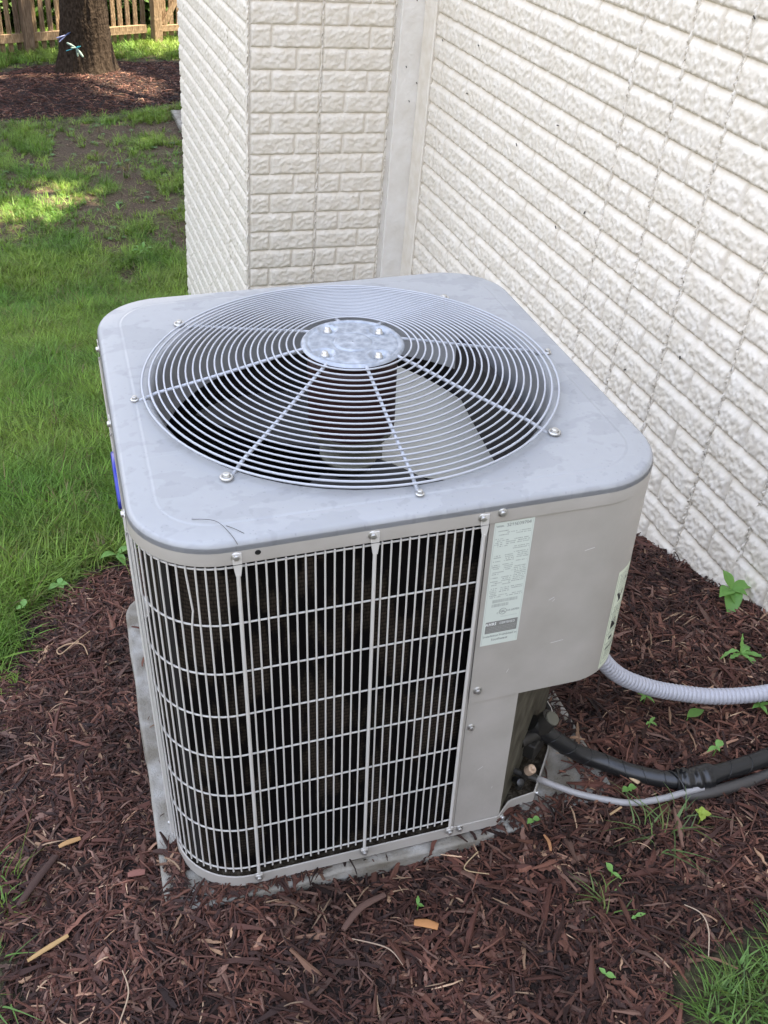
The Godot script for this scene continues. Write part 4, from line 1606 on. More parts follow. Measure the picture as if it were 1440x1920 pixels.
func lines() -> void:
	# ribbed electrical conduit
	var t := thing("electrical_conduit", "grey ribbed conduit running from the service panel to the right", "conduit", Vector3(0.02, -0.55, 2.86))
	var o := -t.position
	var pts := spline([Vector3(0.060, -0.60, 2.80) + o, Vector3(0.095, -0.675, 2.815) + o, Vector3(0.147, -0.732, 2.822) + o, Vector3(0.215, -0.772, 2.830) + o, Vector3(0.280, -0.797, 2.838) + o, Vector3(0.376, -0.812, 2.860) + o, Vector3(0.49, -0.808, 2.881) + o, Vector3(0.74, -0.775, 2.90) + o], 0.0014)
	var rr := []
	for i in pts.size():
		rr.append(0.0152 + 0.0022 * pow(absf(sin(i * 0.0014 / 0.0098 * PI)), 0.7))
	var mb := MB.new()
	mb.tube(pts, rr, 18)
	obj("jacket", mb.mesh(M.conduit), t)
	# insulated suction line with tape wraps
	var s := thing("insulated_line", "black insulated refrigerant hose with tape wraps lying on the mulch", "hose", Vector3(-0.01, -0.8, 2.83))
	var so := -s.position
	var sc := [Vector3(-0.062, -0.765, 2.866), Vector3(-0.010, -0.808, 2.885), Vector3(0.038, -0.843, 2.900), Vector3(0.084, -0.857, 2.923), Vector3(0.137, -0.853, 2.972), Vector3(0.205, -0.845, 3.012), Vector3(0.272, -0.837, 3.020), Vector3(0.393, -0.824, 3.019), Vector3(0.74, -0.77, 2.99)]
	for i in sc.size(): sc[i] += so
	var sp := spline(sc, 0.006)
	var sm := MB.new()
	var sr := []
	for i in sp.size():
		sr.append(0.0168 + 0.0006 * nz2.get_noise_1d(i * 0.23))
	sm.tube(sp, sr, 18)
	var foam := obj("foam_sleeve", sm.mesh(M.rubber), s)
	for i in range(10, sp.size() - 24, 7):
		var tw := MB.new()
		var c: Vector3 = sp[i]
		var d: Vector3 = (sp[i + 1] - sp[i - 1]).normalized()
		var x := d.cross(Vector3.UP).normalized()
		var y := x.cross(d)
		var ring := []
		for j in 20:
			var an := TAU * j / 20.0
			ring.append(c + d * 0.010 * cos(an + i) + (x * cos(an) + y * sin(an)) * 0.0172)
		tw.tube(ring, 0.0009, 5, false, true)
		obj("tape_wrap", tw.mesh(M.tape), foam)
	# lumpy bunch of tape where the lines are bound together
	var lump := MB.new()
	var lpts := spline([Vector3(0.196, -0.847, 3.008) + so, Vector3(0.225, -0.843, 3.019) + so, Vector3(0.262, -0.840, 3.022) + so], 0.003)
	var lr := []
	for i in lpts.size():
		lr.append(0.0215 + 0.0035 * nz2.get_noise_1d(i * 0.55 + 3.0) + (0.002 if i % 6 < 3 else 0.0))
	lump.tube(lpts, lr, 20)
	obj("tape_bunch", lump.mesh(M.tape), s)
	# second sleeve alongside where both lines run on together
	var s2 := MB.new()
	var sc2 := [Vector3(0.195, -0.860, 3.035), Vector3(0.24, -0.853, 3.046), Vector3(0.30, -0.848, 3.049), Vector3(0.39, -0.842, 3.045), Vector3(0.74, -0.79, 3.02)]
	for i in sc2.size(): sc2[i] += so
	s2.tube(spline(sc2, 0.01), 0.0115, 12)
	obj("liquid_sleeve", s2.mesh(mat(Color(0.05, 0.045, 0.04), 0.5)), s)
	# torn end of a tape wrap
	var tp := MB.new()
	var rowsp := []
	for i in 8:
		var row := PackedVector3Array()
		for j in 14:
			var an := TAU * j / 13.0
			var rad := 0.0232 + 0.0015 * nz2.get_noise_2d(i * 2.0, j * 1.3)
			row.append(Vector3(0.208 + i * 0.009 + 0.007 * sin(an * 2.0), -0.847 + i * 0.001, 3.016) + so + Vector3(0.05 * sin(an) * 0.1, cos(an) * rad, sin(an) * rad))
		rowsp.append(row)
	tp.grid(rowsp, Vector3.ZERO, Vector3(0.24, -0.843, 3.016) + so)
	obj("tape_patch", tp.mesh(M.tape), s)
	# bare liquid line
	var l := thing("liquid_line", "thin grey copper line curving from the small valve", "pipe", Vector3(-0.04, -0.83, 2.93))
	var lo := -l.position
	var lc := [UT + UB * Vector3(0.262, -0.699, 0.345), Vector3(-0.060, -0.850, 2.936), Vector3(-0.026, -0.860, 2.955), Vector3(0.013, -0.864, 2.981), Vector3(0.081, -0.857, 3.023), Vector3(0.144, -0.851, 3.036), Vector3(0.203, -0.845, 3.038), Vector3(0.235, -0.842, 3.040)]
	for i in lc.size(): lc[i] += lo
	var lm := MB.new()
	lm.tube(spline(lc, 0.006), 0.0064, 12)
	obj("tubing", lm.mesh(M.smallline), l)
	# cable tie
	var z := thing("cable_tie", "black cable tie holding hose and thin line together", "cable tie", Vector3(0.190, -0.849, 3.006))
	for e in [0.0, 0.016]:
		var zm := MB.new()
		var ring := []
		for j in 26:
			var an := TAU * j / 26.0
			ring.append(Vector3(e + 0.006 * sin(an), -0.002 + cos(an) * (0.0235 if cos(an) > 0 else 0.0275), 0.003 + sin(an) * (0.023 if sin(an) < 0 else 0.033)))
		zm.tube(ring, 0.0022, 6, false, true)
		obj("band", zm.mesh(M.tape), z)
	var hd := MB.new()
	hd.box(Transform3D(Basis.IDENTITY, Vector3(0.016, 0.027, 0.0)), Vector3(0.009, 0.008, 0.010), 0.0015)
	obj("tie_head", hd.mesh(M.tape), z)


# ---------------------------------------------------------------- mulch
func chip_mesh(l: float, w: float, th: float, bend: float, sd: int, m: Material) -> ArrayMesh:
	var r := RandomNumberGenerator.new()
	r.seed = sd
	var mb := MB.new()
	var rows := []
	var n := 5
	for i in n + 1:
		var f := float(i) / n
		var ww := w * (0.35 + 0.65 * sin(clampf(f, 0.04, 0.96) * PI)) * r.randf_range(0.75, 1.15)
		var c := Vector3((f - 0.5) * l, bend * (0.25 - (f - 0.5) * (f - 0.5)) * 4.0 + r.randf_range(-0.08, 0.08) * w, r.randf_range(-0.25, 0.25) * w)
		var t := th * r.randf_range(0.7, 1.2)
		rows.append(PackedVector3Array([c + Vector3(0, t, ww * 0.3), c + Vector3(0, t * 0.4, -ww * 0.5), c + Vector3(0, -t, -ww * 0.2), c + Vector3(0, -t * 0.3, ww * 0.5)]))
	# facetted sides
	for i in n:
		for j in 4:
			var a: Vector3 = rows[i][j]
			var b: Vector3 = rows[i][(j + 1) % 4]
			var c: Vector3 = rows[i + 1][(j + 1) % 4]
			var d: Vector3 = rows[i + 1][j]
			var nn := (b - a).cross(d - a).normalized()
			var mid := (a + b + c + d) * 0.25
			if nn.dot(mid - Vector3(mid.x, (rows[i][0].y + rows[i][2].y) * 0.5, (rows[i][0].z + rows[i][2].z) * 0.5)) < 0: nn = -nn
			mb.face([a, b, c, d], nn)
	return mb.mesh(m)

func mulch() -> void:
	var ml := thing("mulch", "dark reddish brown shredded bark mulch around the unit and tree", "mulch")
	ml.set_meta("kind", "stuff")
	var vs := []
	var xf := []
	var cs := []
	for q in [[0.058, 0.0075, 0.0020, 0.003], [0.046, 0.0115, 0.0022, 0.002], [0.034, 0.0050, 0.0015, 0.003], [0.026, 0.0105, 0.0022, 0.001], [0.072, 0.0048, 0.0018, 0.006], [0.040, 0.0080, 0.0024, -0.002], [0.020, 0.0062, 0.0018, 0.001], [0.052, 0.0028, 0.0012, 0.007], [0.015, 0.0090, 0.0022, 0.0008], [0.085, 0.0095, 0.0028, 0.003]]:
		vs.append(chip_mesh(q[0], q[1], q[2], q[3], 500 + vs.size(), M.mulch))
		xf.append([])
		cs.append([])
	var n := 0
	var tries := 0
	while n < 138000 and tries < 800000:
		tries += 1
		var x: float
		var z: float
		if n % 6 != 0:
			x = rng.randf_range(-1.2, 0.72); z = rng.randf_range(0.55, 3.75)
			if not in_bed(x, z):
				# a few stray chips spill onto the lawn edge
				if rng.randf() > 0.02: continue
			if z < 1.5 and rng.randf() < 0.55: continue
			if on_pad(x, z, -0.004):
				var margin := 0.985
				if not on_pad(x, z, -0.035) and z > 2.85 and x < -0.5: margin = 0.15
				elif not on_pad(x, z, -0.05) and (x > 0.0 or (z > 2.85 and x > -0.2)): margin = 0.55
				if rng.randf() < margin: continue
		else:
			x = rng.randf_range(-1.9, 1.5); z = rng.randf_range(-7.7, -5.2)
			var rd := ring_d(x, z)
			if rd > 1.0 and rng.randf() > 0.04: continue
			if Vector2(x - TREE.x, z - TREE.z).length() < 0.24: continue
		if in_house(x, z): continue
		var k := rng.randi() % 30
		k = k if k < 10 else ([2, 6, 8, 2, 7, 5, 7, 0, 7, 6, 8, 6, 2, 7, 5, 6, 3, 2, 6, 7][k - 10])
		var y := gh(x, z) + -0.010 + 0.022 * absf(nz2.get_noise_2d(x * 11.0, z * 11.0)) + rng.randf() * 0.013
		if on_pad(x, z, -0.004): y = (UT + UB * Vector3(0, -HU + 0.002, 0)).y + 0.046 * (x + 0.34)
		var b := Basis.from_euler(Vector3(rng.randf_range(-0.7, 0.7), rng.randf() * TAU, rng.randfn() * 0.28))
		var sc := 0.38 + 0.88 * pow(rng.randf(), 2.0)
		if z < -2.0: sc *= 1.35
		xf[k].append(Transform3D(b.scaled(Vector3.ONE * sc), Vector3(x, y, z)))
		# bark tones: dark wine brown, some greyed, a few pale splinters
		var u := rng.randf()
		var v := rng.randf_range(0.55, 1.35)
		v *= 0.95 + 0.75 * nz.get_noise_2d(x * 110.0, z * 110.0) + 0.25 * nz.get_noise_2d(x * 420.0, z * 420.0)
		var c := Color(0.072, 0.0285, 0.0195) * v
		if u < 0.22: c = Color(0.120, 0.052, 0.034) * v
		elif u < 0.32: c = Color(0.135, 0.075, 0.054) * v
		elif u < 0.62: c = Color(0.034, 0.0155, 0.0115) * v
		elif k == 7 and u > 0.95: c = Color(0.36, 0.24, 0.15) * v
		elif u > 0.984: c = Color(0.33, 0.20, 0.12) * v
		elif u > 0.955: c = Color(0.21, 0.115, 0.073) * v
		c.a = 1.0
		cs[k].append(c)
		n += 1
	for i in vs.size():
		multi("chips", vs[i], xf[i], cs[i], ml)


# ---------------------------------------------------------------- lawn
func tuft_mesh(blades: int, h: float, spread: float, lean: float, sd: int, w0 := 0.0016) -> ArrayMesh:
	var r := RandomNumberGenerator.new()
	r.seed = sd
	var mb := MB.new()
	for i in blades:
		var an := r.randf() * TAU
		var base := Vector3(cos(an), 0, sin(an)) * spread * sqrt(r.randf())
		var dir := an + r.randf_range(-1.4, 1.4)
		var hh := h * r.randf_range(0.45, 1.1)
		var ln := lean * r.randf_range(0.3, 1.5)
		var w := w0 * r.randf_range(0.7, 1.4)
		var d := Vector3(cos(dir), 0, sin(dir))
		var side := Vector3(-sin(dir), 0, cos(dir))
		var sh := r.randf_range(0.50, 1.40)
		mb.col = Color(sh * r.randf_range(0.9, 1.25), sh, sh * r.randf_range(0.7, 1.2))
		var k := mb.v.size()
		var ns := 4
		for q in ns + 1:
			var f := float(q) / ns
			var c := base + d * ln * hh * f * f + Vector3(0, hh * (f - 0.32 * ln * f * f), 0)
			var ww := w * (1.0 - f * f * 0.92)
			var nn := (Vector3.UP * 0.5 + d * -0.6 + side * 0.0).normalized()
			mb.p(c + side * ww, nn)
			mb.p(c - side * ww, nn)
		for q in ns:
			mb.tri(k + q * 2, k + q * 2 + 1, k + q * 2 + 3)
			mb.tri(k + q * 2, k + q * 2 + 3, k + q * 2 + 2)
	return mb.mesh(M.grass)

func lawn() -> void:
	var ln := thing("lawn", "green lawn grass left of the unit running back to the fence", "grass")
	ln.set_meta("kind", "stuff")
	var ms := [tuft_mesh(16, 0.075, 0.032, 0.9, 1, 0.0021), tuft_mesh(15, 0.095, 0.030, 1.2, 2, 0.0020), tuft_mesh(18, 0.055, 0.036, 0.8, 3, 0.0024), tuft_mesh(13, 0.11, 0.028, 1.5, 4, 0.0018)]
	var xf := [[], [], [], []]
	var cs := [[], [], [], []]
	var n := 0
	var tries := 0
	while n < 46000 and tries < 300000:
		tries += 1
		var x: float
		var z: float
		var u := rng.randf()
		if u < 0.40:
			x = rng.randf_range(-1.7, 0.0); z = rng.randf_range(-1.6, 2.1)
		elif u < 0.74:
			x = rng.randf_range(-1.9, 1.0); z = rng.randf_range(-5.7, -1.5)
		elif u < 0.92:
			x = rng.randf_range(-2.4, 2.0); z = rng.randf_range(-8.9, -5.2)
		elif u < 0.945:
			x = rng.randf_range(-1.6, -1.0); z = rng.randf_range(2.0, 3.6)
		elif u < 0.950:
			x = rng.randf_range(-0.02, 0.7); z = rng.randf_range(3.36, 3.7)
		else:
			x = rng.randf_range(-4.0, 3.5); z = rng.randf_range(-12.0, -8.6)
		if in_house(x, z): continue
		var bp := in_bed(x, z)
		if bp and (rng.randf() < 0.62 or (in_bed(x - 0.045, z) and in_bed(x, z - 0.045) and in_bed(x + 0.02, z + 0.04)) or z > 3.2): continue
		var edge := 1.0
		# thin out towards the bed's ragged rim
		if in_bed(x + 0.05, z) or in_bed(x, z + 0.05) or in_bed(x - 0.05, z): edge = 0.35
		var rd := ring_d(x, z)
		if rd < 1.0: continue
		if rd < 1.15: edge = 0.3
		var p := (1.0 - bare(x, z)) * edge
		if x > 0.45 and z < -4.6 and z > -5.6: continue
		if rng.randf() > p * p + 0.035: continue
		var k := rng.randi() % 4
		var s := rng.randf_range(0.6, 1.15)
		if z < -1.5: s *= 0.85
		if z < -7.0: s *= 1.25
		if z > 3.3 and x > -0.2: s *= 0.40
		if z > 2.0 and x < -0.9: s *= 0.62
		if edge < 0.5: s *= 0.8
		s *= 1.0 + 0.35 * nz.get_noise_2d(x * 90.0, z * 90.0)
		var b := Basis.from_euler(Vector3(rng.randf_range(-0.3, 0.3), rng.randf() * TAU, rng.randf_range(-0.3, 0.3)))
		xf[k].append(Transform3D(b.scaled(Vector3.ONE * s), Vector3(x, gh(x, z) - 0.004, z)))
		var g := rng.randf_range(0.62, 1.45)
		var dry := clampf(0.5 + 1.2 * nz.get_noise_2d(x * 45.0 + 77.0, z * 45.0), 0.0, 1.0)
		var c := Color(0.118, 0.235, 0.036).lerp(Color(0.220, 0.325, 0.058), dry) * g
		if rng.randf() < 0.05: c = Color(0.20, 0.17, 0.08) * g
		c.a = 1.0
		cs[k].append(c)
		n += 1
	for i in 4:
		multi("blades", ms[i], xf[i], cs[i], ln)
	# broad-leaved ground weeds mixed through the turf
	var rm := rosette(7, 0.055, 0.018)
	var rx := []
	var rc := []
	var tr := 0
	while rx.size() < 330 and tr < 9000:
		tr += 1
		var x := rng.randf_range(-1.6, 0.5)
		var z := rng.randf_range(-5.5, 1.7)
		if in_house(x, z) or in_bed(x, z) or ring_d(x, z) < 1.05: continue
		if nz.get_noise_2d(x * 120.0 + 9.0, z * 120.0) < 0.02: continue
		rx.append(Transform3D(Basis(Vector3.UP, rng.randf() * TAU).scaled(Vector3.ONE * rng.randf_range(0.25, 0.8)), Vector3(x, gh(x, z) + 0.012, z)))
		var g := rng.randf_range(0.8, 1.3)
		rc.append(Color(0.09 * g, 0.18 * g, 0.045 * g))
	multi("broad_leaves", rm, rx, rc, ln)
	# dry leaf crumbs on the bare earth
	var cm := chip_mesh(0.022, 0.010, 0.001, 0.002, 900, M.mulch)
	var cx := []
	var cc := []
	while cx.size() < 2600:
		var x := rng.randf_range(-1.3, 0.6)
		var z := rng.randf_range(-5.6, 1.4)
		if in_house(x, z) or in_bed(x, z): continue
		if bare(x, z) < 0.25 and rng.randf() < 0.9: continue
		cx.append(Transform3D(Basis.from_euler(Vector3(rng.randf_range(-0.4, 0.4), rng.randf() * TAU, rng.randf_range(-0.3, 0.3))).scaled(Vector3.ONE * rng.randf_range(0.5, 1.3)), Vector3(x, gh(x, z) + 0.004, z)))
		var g := rng.randf_range(0.5, 1.4)
		cc.append(Color(0.13 * g, 0.085 * g, 0.055 * g))
	multi("leaf_crumbs", cm, cx, cc, ln)

func add_leaf(mb: MB, base: Vector3, dir: Vector3, l: float, w: float, droop: float, lobed := false) -> void:
	var d := dir.normalized()
	var side := d.cross(Vector3.UP).normalized()
	var rows := []
	var n := 10
	for i in n + 1:
		var f := float(i) / n
		var c := base + d * l * f + Vector3.UP * (-droop * f * f * l)
		var ww := w * sin(pow(clampf(f, 0.02, 0.99), 0.8) * PI) * 0.5
		if lobed: ww *= 0.42 + 0.75 * absf(sin(f * 11.0)) * (0.5 + f)
		ww = maxf(ww, 0.0012)
		rows.append(PackedVector3Array([c + side * ww + Vector3.UP * ww * 0.35, c, c - side * ww + Vector3.UP * ww * 0.35]))
	mb.grid(rows, Vector3.UP)

func rosette(n: int, l: float, w: float) -> ArrayMesh:
	var mb := MB.new()
	for i in n:
		var an := TAU * i / n + 0.3 * (i % 3)
		mb.col = Color(1, 1, 1) * (0.85 + 0.1 * (i % 4))
		add_leaf(mb, Vector3.ZERO, Vector3(cos(an), 0.45 + 0.2 * (i % 2), sin(an)), l * (0.75 + 0.12 * (i % 3)), w, 0.5)
	return mb.mesh(M.leaf)

func weed(called: String, label: String, at: Vector2, leaves: Array, col: Color, stem_h := 0.0, group := "") -> void:
	# leaves: [azimuth, rise, length, width, droop, lobed]
	var t := thing(called, label, "weed", Vector3(at.x, gh(at.x, at.y) + 0.012, at.y), group)
	var lm := mat(col, 0.5, 0.0, 0.4)
	lm.backlight_enabled = true
	lm.backlight = Color(0.5, 0.6, 0.25)
	for q in leaves:
		var mb := MB.new()
		add_leaf(mb, Vector3(0, stem_h, 0), Vector3(cos(q[0]), q[1], sin(q[0])), q[2] * 0.86, q[3] * 0.86, q[4], q[5] if q.size() > 5 else false)
		obj("leaf", mb.mesh(lm), t)
	var st := MB.new()
	st.tube([Vector3(0, -0.02, 0), Vector3(0.001, stem_h * 0.5, 0.001), Vector3(0, stem_h + 0.002, 0)], 0.0012, 6)
	obj("stem", st.mesh(lm), t)

func weeds() -> void:
	var g1 := Color(0.120, 0.250, 0.055)
	var g2 := Color(0.150, 0.300, 0.075)
	weed("broadleaf_weed", "broad-leaved green weed growing against the base of right brick wall", Vector2(0.655, 2.53), [[2.75, 0.55, 0.075, 0.042, 0.4], [-1.7, 1.1, 0.075, 0.034, 0.3], [1.75, 0.30, 0.060, 0.040, 0.7], [-0.05, 0.30, 0.085, 0.040, 0.3], [2.1, 0.1, 0.085, 0.046, 0.7], [0.9, 0.5, 0.05, 0.03, 0.4]], g1, 0.035)
	weed("dandelion", "dandelion with long toothed leaves between the wall and the conduit", Vector2(0.535, 2.735), [[3.35, 1.1, 0.085, 0.014, 1.1, true], [-1.4, 2.6, 0.060, 0.010, 0.1, true], [-0.55, 0.30, 0.060, 0.024, 0.5, true], [0.35, 0.10, 0.085, 0.018, 0.3, true], [1.0, 0.05, 0.075, 0.020, 0.5, true], [3.0, 0.1, 0.040, 0.015, 0.3, true], [0.0, 0.2, 0.045, 0.02, 0.4, true]], g2, 0.006)
	weed("seedling", "three-leaved seedling just above the black hose and its tie", Vector2(0.312, 2.965), [[-0.4, 0.5, 0.026, 0.020, 0.3], [2.9, 0.3, 0.032, 0.012, 0.3], [1.7, 0.4, 0.016, 0.010, 0.3]], g2, 0.022)
	weed("seedling", "small round-leaved seedling under the thin copper line", Vector2(0.099, 2.995), [[0.2, 0.2, 0.020, 0.017, 0.2], [2.8, 0.2, 0.020, 0.016, 0.2], [1.5, 0.3, 0.012, 0.010, 0.2]], g1, 0.008)
	weed("seedling", "yellow-green seedling below the cable tie", Vector2(0.192, 3.098), [[0.3, 0.4, 0.022, 0.016, 0.3], [2.2, 0.4, 0.020, 0.016, 0.3], [4.0, 0.5, 0.018, 0.014, 0.2], [5.2, 0.5, 0.020, 0.014, 0.2]], Color(0.25, 0.33, 0.05), 0.018)
	weed("seedling", "tiny green seedling in front of the pad's right end", Vector2(-0.105, 3.003), [[0.2, 0.2, 0.018, 0.014, 0.2], [2.7, 0.3, 0.020, 0.014, 0.2]], g2, 0.006)
	weed("seedling", "two-leaved seedling alone in the mulch below the pad's right end", Vector2(-0.022, 3.15), [[-1.9, 0.9, 0.026, 0.015, 0.3], [0.9, 0.1, 0.022, 0.009, 0.3]], g2, 0.010)
	weed("fallen_leaf", "single flat green leaf lying between conduit and black hose", Vector2(0.318, 2.862), [[-0.2, 0.06, 0.056, 0.026, 0.1]], g1, 0.004)
	weed("sprig", "thin green sprig closest under the grey conduit", Vector2(0.263, 2.785), [[-0.8, 0.6, 0.034, 0.010, 0.4], [2.6, 0.5, 0.030, 0.010, 0.4], [1.2, 0.4, 0.030, 0.008, 0.4], [0.2, 0.7, 0.026, 0.009, 0.3], [3.6, 0.5, 0.022, 0.008, 0.3]], g1, 0.012)
	weed("sprig", "small pale sprig midway between conduit and black hose", Vector2(0.229, 2.857), [[-0.4, 0.5, 0.022, 0.008, 0.3], [1.0, 0.4, 0.020, 0.008, 0.3], [2.7, 0.5, 0.018, 0.007, 0.3]], g2, 0.012)
	weed("sprig", "green sprig at the right edge below the conduit", Vector2(0.470, 2.89), [[2.9, 0.4, 0.030, 0.013, 0.3], [0.1, 0.3, 0.032, 0.012, 0.3], [1.4, 0.2, 0.028, 0.013, 0.4], [4.4, 0.6, 0.022, 0.010, 0.3]], g1, 0.010)
	weed("seedling", "tiny bright leaf on the mulch left of the grass clump", Vector2(-0.023, 3.235), [[0.0, 0.15, 0.024, 0.009, 0.2], [2.9, 0.2, 0.010, 0.007, 0.2]], g2, 0.005)
	weed("seedling", "pair of tiny leaves at the bottom edge near grass clump", Vector2(-0.123, 3.312), [[-2.0, 0.3, 0.016, 0.010, 0.2], [0.6, 0.15, 0.020, 0.013, 0.2]], g2, 0.005)
	weed("seedling", "tiny green leaf alone in the front mulch below the pad", Vector2(-0.362, 3.09), [[-1.2, 0.6, 0.020, 0.008, 0.3], [0.5, 0.2, 0.013, 0.008, 0.2]], g1, 0.006)
	weed("seedling", "two-leaved sprout at the lawn edge above the mulch's left corner", Vector2(-0.995, 1.79), [[-1.5, 0.7, 0.034, 0.020, 0.3], [2.9, 0.25, 0.032, 0.018, 0.3]], g2, 0.022)
	weed("seedling", "clover-like sprout where lawn meets mulch left of the pad", Vector2(-0.90, 1.70), [[2.7, 0.3, 0.040, 0.026, 0.4], [0.2, 0.4, 0.034, 0.022, 0.4], [1.2, 0.2, 0.030, 0.022, 0.4], [-1.1, 0.8, 0.030, 0.02, 0.3]], g2, 0.016)
	weed("lawn_weed", "broad oval-leaved weed at the lawn's near edge beside the unit", Vector2(-0.73, 1.60), [[2.7, 0.9, 0.085, 0.030, 0.5], [-0.3, 0.8, 0.075, 0.028, 0.5], [1.2, 0.5, 0.07, 0.028, 0.6]], g1, 0.012)
	weed("lawn_weed", "leafy weed rosette on the shaded lawn beside the wall corner", Vector2(-0.18, -2.37), [[0.0, 0.6, 0.11, 0.032, 0.4], [0.9, 0.5, 0.10, 0.03, 0.4], [1.9, 0.6, 0.11, 0.03, 0.4], [2.8, 0.5, 0.12, 0.032, 0.4], [3.9, 0.7, 0.10, 0.03, 0.4], [5.0, 0.8, 0.11, 0.03, 0.3]], g1, 0.01)
	weed("lawn_weed", "tall leafy weed on the bare soil patch of the lawn", Vector2(-0.25, -3.05), [[0.3, 1.6, 0.10, 0.022, 0.3], [1.6, 1.3, 0.09, 0.022, 0.4], [2.9, 1.6, 0.10, 0.022, 0.3], [4.4, 1.5, 0.09, 0.022, 0.3]], g2, 0.03)
	# clumps of grass that stand apart from the lawn
	var clumps := [["grass_clump", "long grass clump in the mulch at the lower right corner", [[0.03, 3.40], [0.06, 3.39], [0.10, 3.38], [0.07, 3.43], [0.14, 3.39], [0.00, 3.43], [0.17, 3.37], [0.10, 3.43], [0.20, 3.38], [0.03, 3.46]], 0.042, Color(0.125, 0.225, 0.055)], ["grass_wisp", "thin grass wisps growing in the mulch under the cable tie", [[0.085, 3.08], [0.12, 3.10], [0.155, 3.10], [0.095, 3.12], [0.17, 3.07]], 0.06, Color(0.13, 0.20, 0.07)], ["grass_wisp", "grass wisps leaning into the mulch at the lower left edge", [[-1.052, 2.84], [-1.056, 2.94], [-1.062, 2.76], [-1.054, 3.02]], 0.055, Color(0.12, 0.22, 0.06)], ["grass_wisp", "short grass wisp at the front right of the mulch", [[-0.05, 3.18], [-0.06, 3.21]], 0.04, Color(0.13, 0.19, 0.06)]]
	for q in clumps:
		var t := thing(q[0], q[1], "grass", Vector3(q[2][0][0], gh(q[2][0][0], q[2][0][1]), q[2][0][1]))
		var i := 0
		for s in q[2]:
			i += 1
			var gm := tuft_mesh(34 if q[0] == "grass_clump" else 7, q[3], 0.022, 1.5, 700 + i, 0.0015)
			var gg: StandardMaterial3D = M.grass.duplicate()
			gg.albedo_color = (q[4] as Color).linear_to_srgb()
			gm.surface_set_material(0, gg)
			obj("blades", gm, t, Transform3D(Basis(Vector3.UP, i * 1.9), Vector3(s[0], gh(s[0], s[1]) + 0.004, s[1]) - t.position))


# ---------------------------------------------------------------- single chips, sticks and straws on the mulch
func stick(called: String, label: String, pts: Array, r: float, col: Color, squash := 1.0) -> void:
	# pts: [x, z, height above the mulch]
	var a: Array = pts[0]
	var base := Vector3(a[0], gh(a[0], a[1]) + 0.016, a[1])
	var w := []
	for q in pts:
		w.append(Vector3(q[0], gh(q[0], q[1]) + 0.018 + q[2], q[1]) - base)
	var mb := MB.new()
	var sp := spline(w, 0.004) if w.size() > 2 else w
	var rr := []
	for i in sp.size():
		rr.append(r * (0.75 + 0.35 * sin(PI * i / maxf(1.0, sp.size() - 1.0)) + 0.1 * nz2.get_noise_1d(i * 0.6)))
	mb.tube(sp, rr, 7, true, false, squash)
	var o := obj(called, mb.mesh(mat(col, 0.8, 0.0, 0.3)))
	o.position = base
	tag(o, label, "twig" if r < 0.003 else "wood chip")

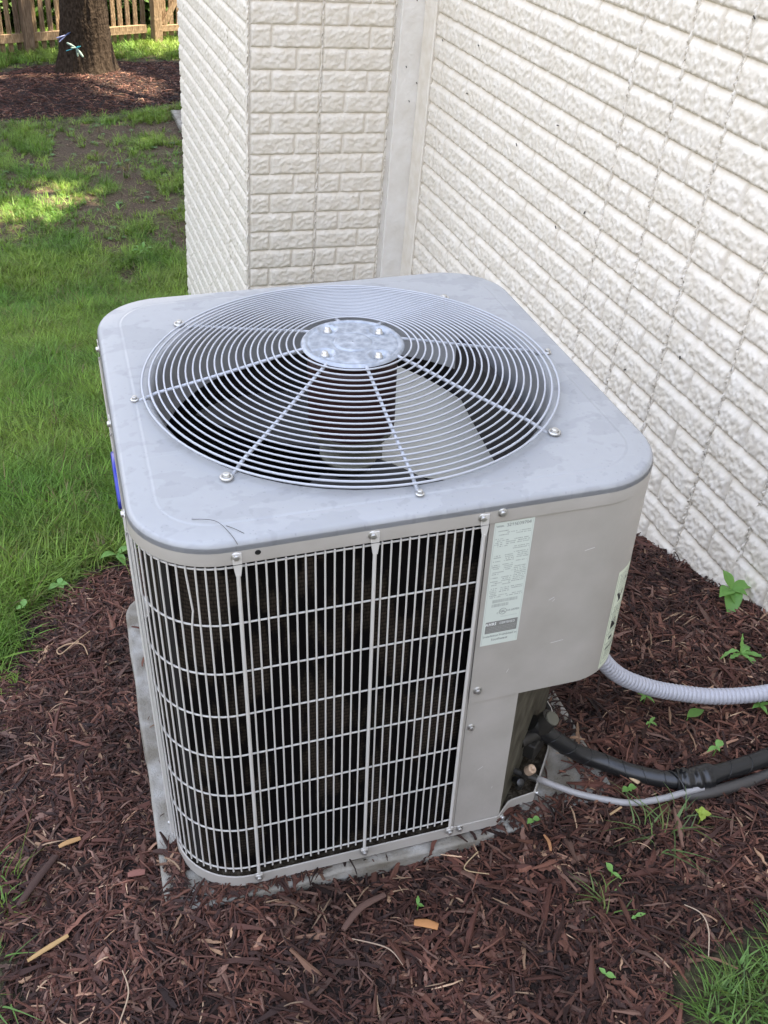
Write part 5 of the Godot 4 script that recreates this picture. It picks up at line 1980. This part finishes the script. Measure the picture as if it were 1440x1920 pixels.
func litter() -> void:
	var tan := Color(0.40, 0.25, 0.12)
	stick("wood_chip", "long straw-yellow wood splinter lying in the front left mulch", [[-1.008, 2.972, 0.0], [-0.985, 2.965, 0.002], [-0.94, 2.950, 0.001]], 0.0045, Color(0.36, 0.23, 0.10), 0.4)
	stick("wood_chip", "short golden wood chip left of the pad's front corner", [[-0.945, 2.745, 0.0], [-0.93, 2.742, 0.002], [-0.905, 2.738, 0.0]], 0.0052, Color(0.36, 0.21, 0.09), 0.4)
	stick("wood_chip", "pale tan wood chip standing beside the thin copper line", [[0.115, 2.955, 0.0], [0.119, 2.973, 0.002], [0.126, 2.99, 0.0]], 0.0058, Color(0.46, 0.33, 0.20), 0.5)
	stick("wood_chip", "dull orange leaf-like chip in the middle of front mulch", [[-0.38, 3.122, 0.002], [-0.362, 3.132, 0.005], [-0.345, 3.143, 0.002]], 0.0078, Color(0.40, 0.19, 0.075), 0.3)
	stick("wood_chip", "small rosy wood chip lying near the front left corner of pad", [[-0.83, 2.86, 0.002], [-0.815, 2.862, 0.003], [-0.80, 2.866, 0.002]], 0.007, Color(0.20, 0.09, 0.07), 0.4)
	stick("wood_chip", "long grey-brown bark strip right of the front mulch centre", [[-0.50, 3.10, 0.003], [-0.46, 3.07, 0.005], [-0.41, 3.055, 0.003]], 0.0062, Color(0.11, 0.065, 0.05), 0.5)
	stick("wood_chip", "dark weathered bark strip at the far left of the front mulch", [[-1.02, 2.86, 0.004], [-0.98, 2.81, 0.006], [-0.95, 2.77, 0.004]], 0.007, Color(0.06, 0.035, 0.028), 0.5)
	stick("wood_chip", "orange splinter leaning in the mulch below the pad's right corner", [[-0.104, 3.045, 0.002], [-0.103, 3.062, 0.004], [-0.106, 3.078, 0.002]], 0.0030, Color(0.34, 0.17, 0.08), 0.5)
	stick("wood_chip", "pale splinter on the mulch below the small grey line", [[0.03, 3.045, 0.002], [0.06, 3.035, 0.003]], 0.0032, Color(0.36, 0.24, 0.13), 0.5)
	stick("twig", "thin curved pale twig lying alone in the lower right mulch", [[0.065, 3.245, 0.003], [0.080, 3.27, 0.006], [0.075, 3.30, 0.006], [0.050, 3.34, 0.003]], 0.0011, Color(0.42, 0.32, 0.23))
	stick("straw", "looped pale straw on the mulch left of the pad", [[-0.835, 1.97, 0.006], [-0.872, 2.01, 0.010], [-0.912, 2.04, 0.004], [-0.919, 2.02, 0.006], [-0.89, 2.013, 0.010], [-0.858, 2.028, 0.008], [-0.848, 2.07, 0.004]], 0.0015, Color(0.40, 0.27, 0.16))
	stick("straw", "bent straw standing in the mulch right of the pad's front", [[-0.25, 3.04, 0.0], [-0.235, 3.045, 0.03], [-0.262, 3.055, 0.008], [-0.225, 3.08, 0.004]], 0.0011, Color(0.36, 0.26, 0.15))
	stick("straw", "long straight straw crossing the bottom left mulch", [[-0.86, 3.06, 0.003], [-0.855, 3.10, 0.006], [-0.875, 3.14, 0.003]], 0.0012, Color(0.38, 0.28, 0.19))
	stick("straw", "short bent straw in the mulch below the pad's middle", [[-0.49, 3.12, 0.004], [-0.44, 3.155, 0.007], [-0.425, 3.19, 0.003]], 0.0011, Color(0.34, 0.25, 0.18))
	# two hairs of dry grass caught on the lid's front left corner
	for q in [[[Vector3(-0.312, 0.0015, 0.335), Vector3(-0.283, 0.004, 0.350), Vector3(-0.268, 0.0005, 0.378), Vector3(-0.262, -0.004, 0.3965)], "longer curved dark hair-thin stem lying on the lid's front corner"], [[Vector3(-0.270, -0.0005, 0.358), Vector3(-0.262, 0.001, 0.368), Vector3(-0.250, -0.002, 0.378)], "short dark hair-thin stem lying on the lid's front corner"]]:
		var w := []
		var base: Vector3 = UT + UB * (q[0][0] as Vector3)
		for v in q[0]: w.append(UT + UB * (v as Vector3) - base)
		var mb := MB.new()
		mb.tube(spline(w, 0.004), 0.0004, 5)
		var o := obj("straw", mb.mesh(mat(Color(0.05, 0.045, 0.04), 0.7)))
		o.position = base
		tag(o, q[1], "stem")
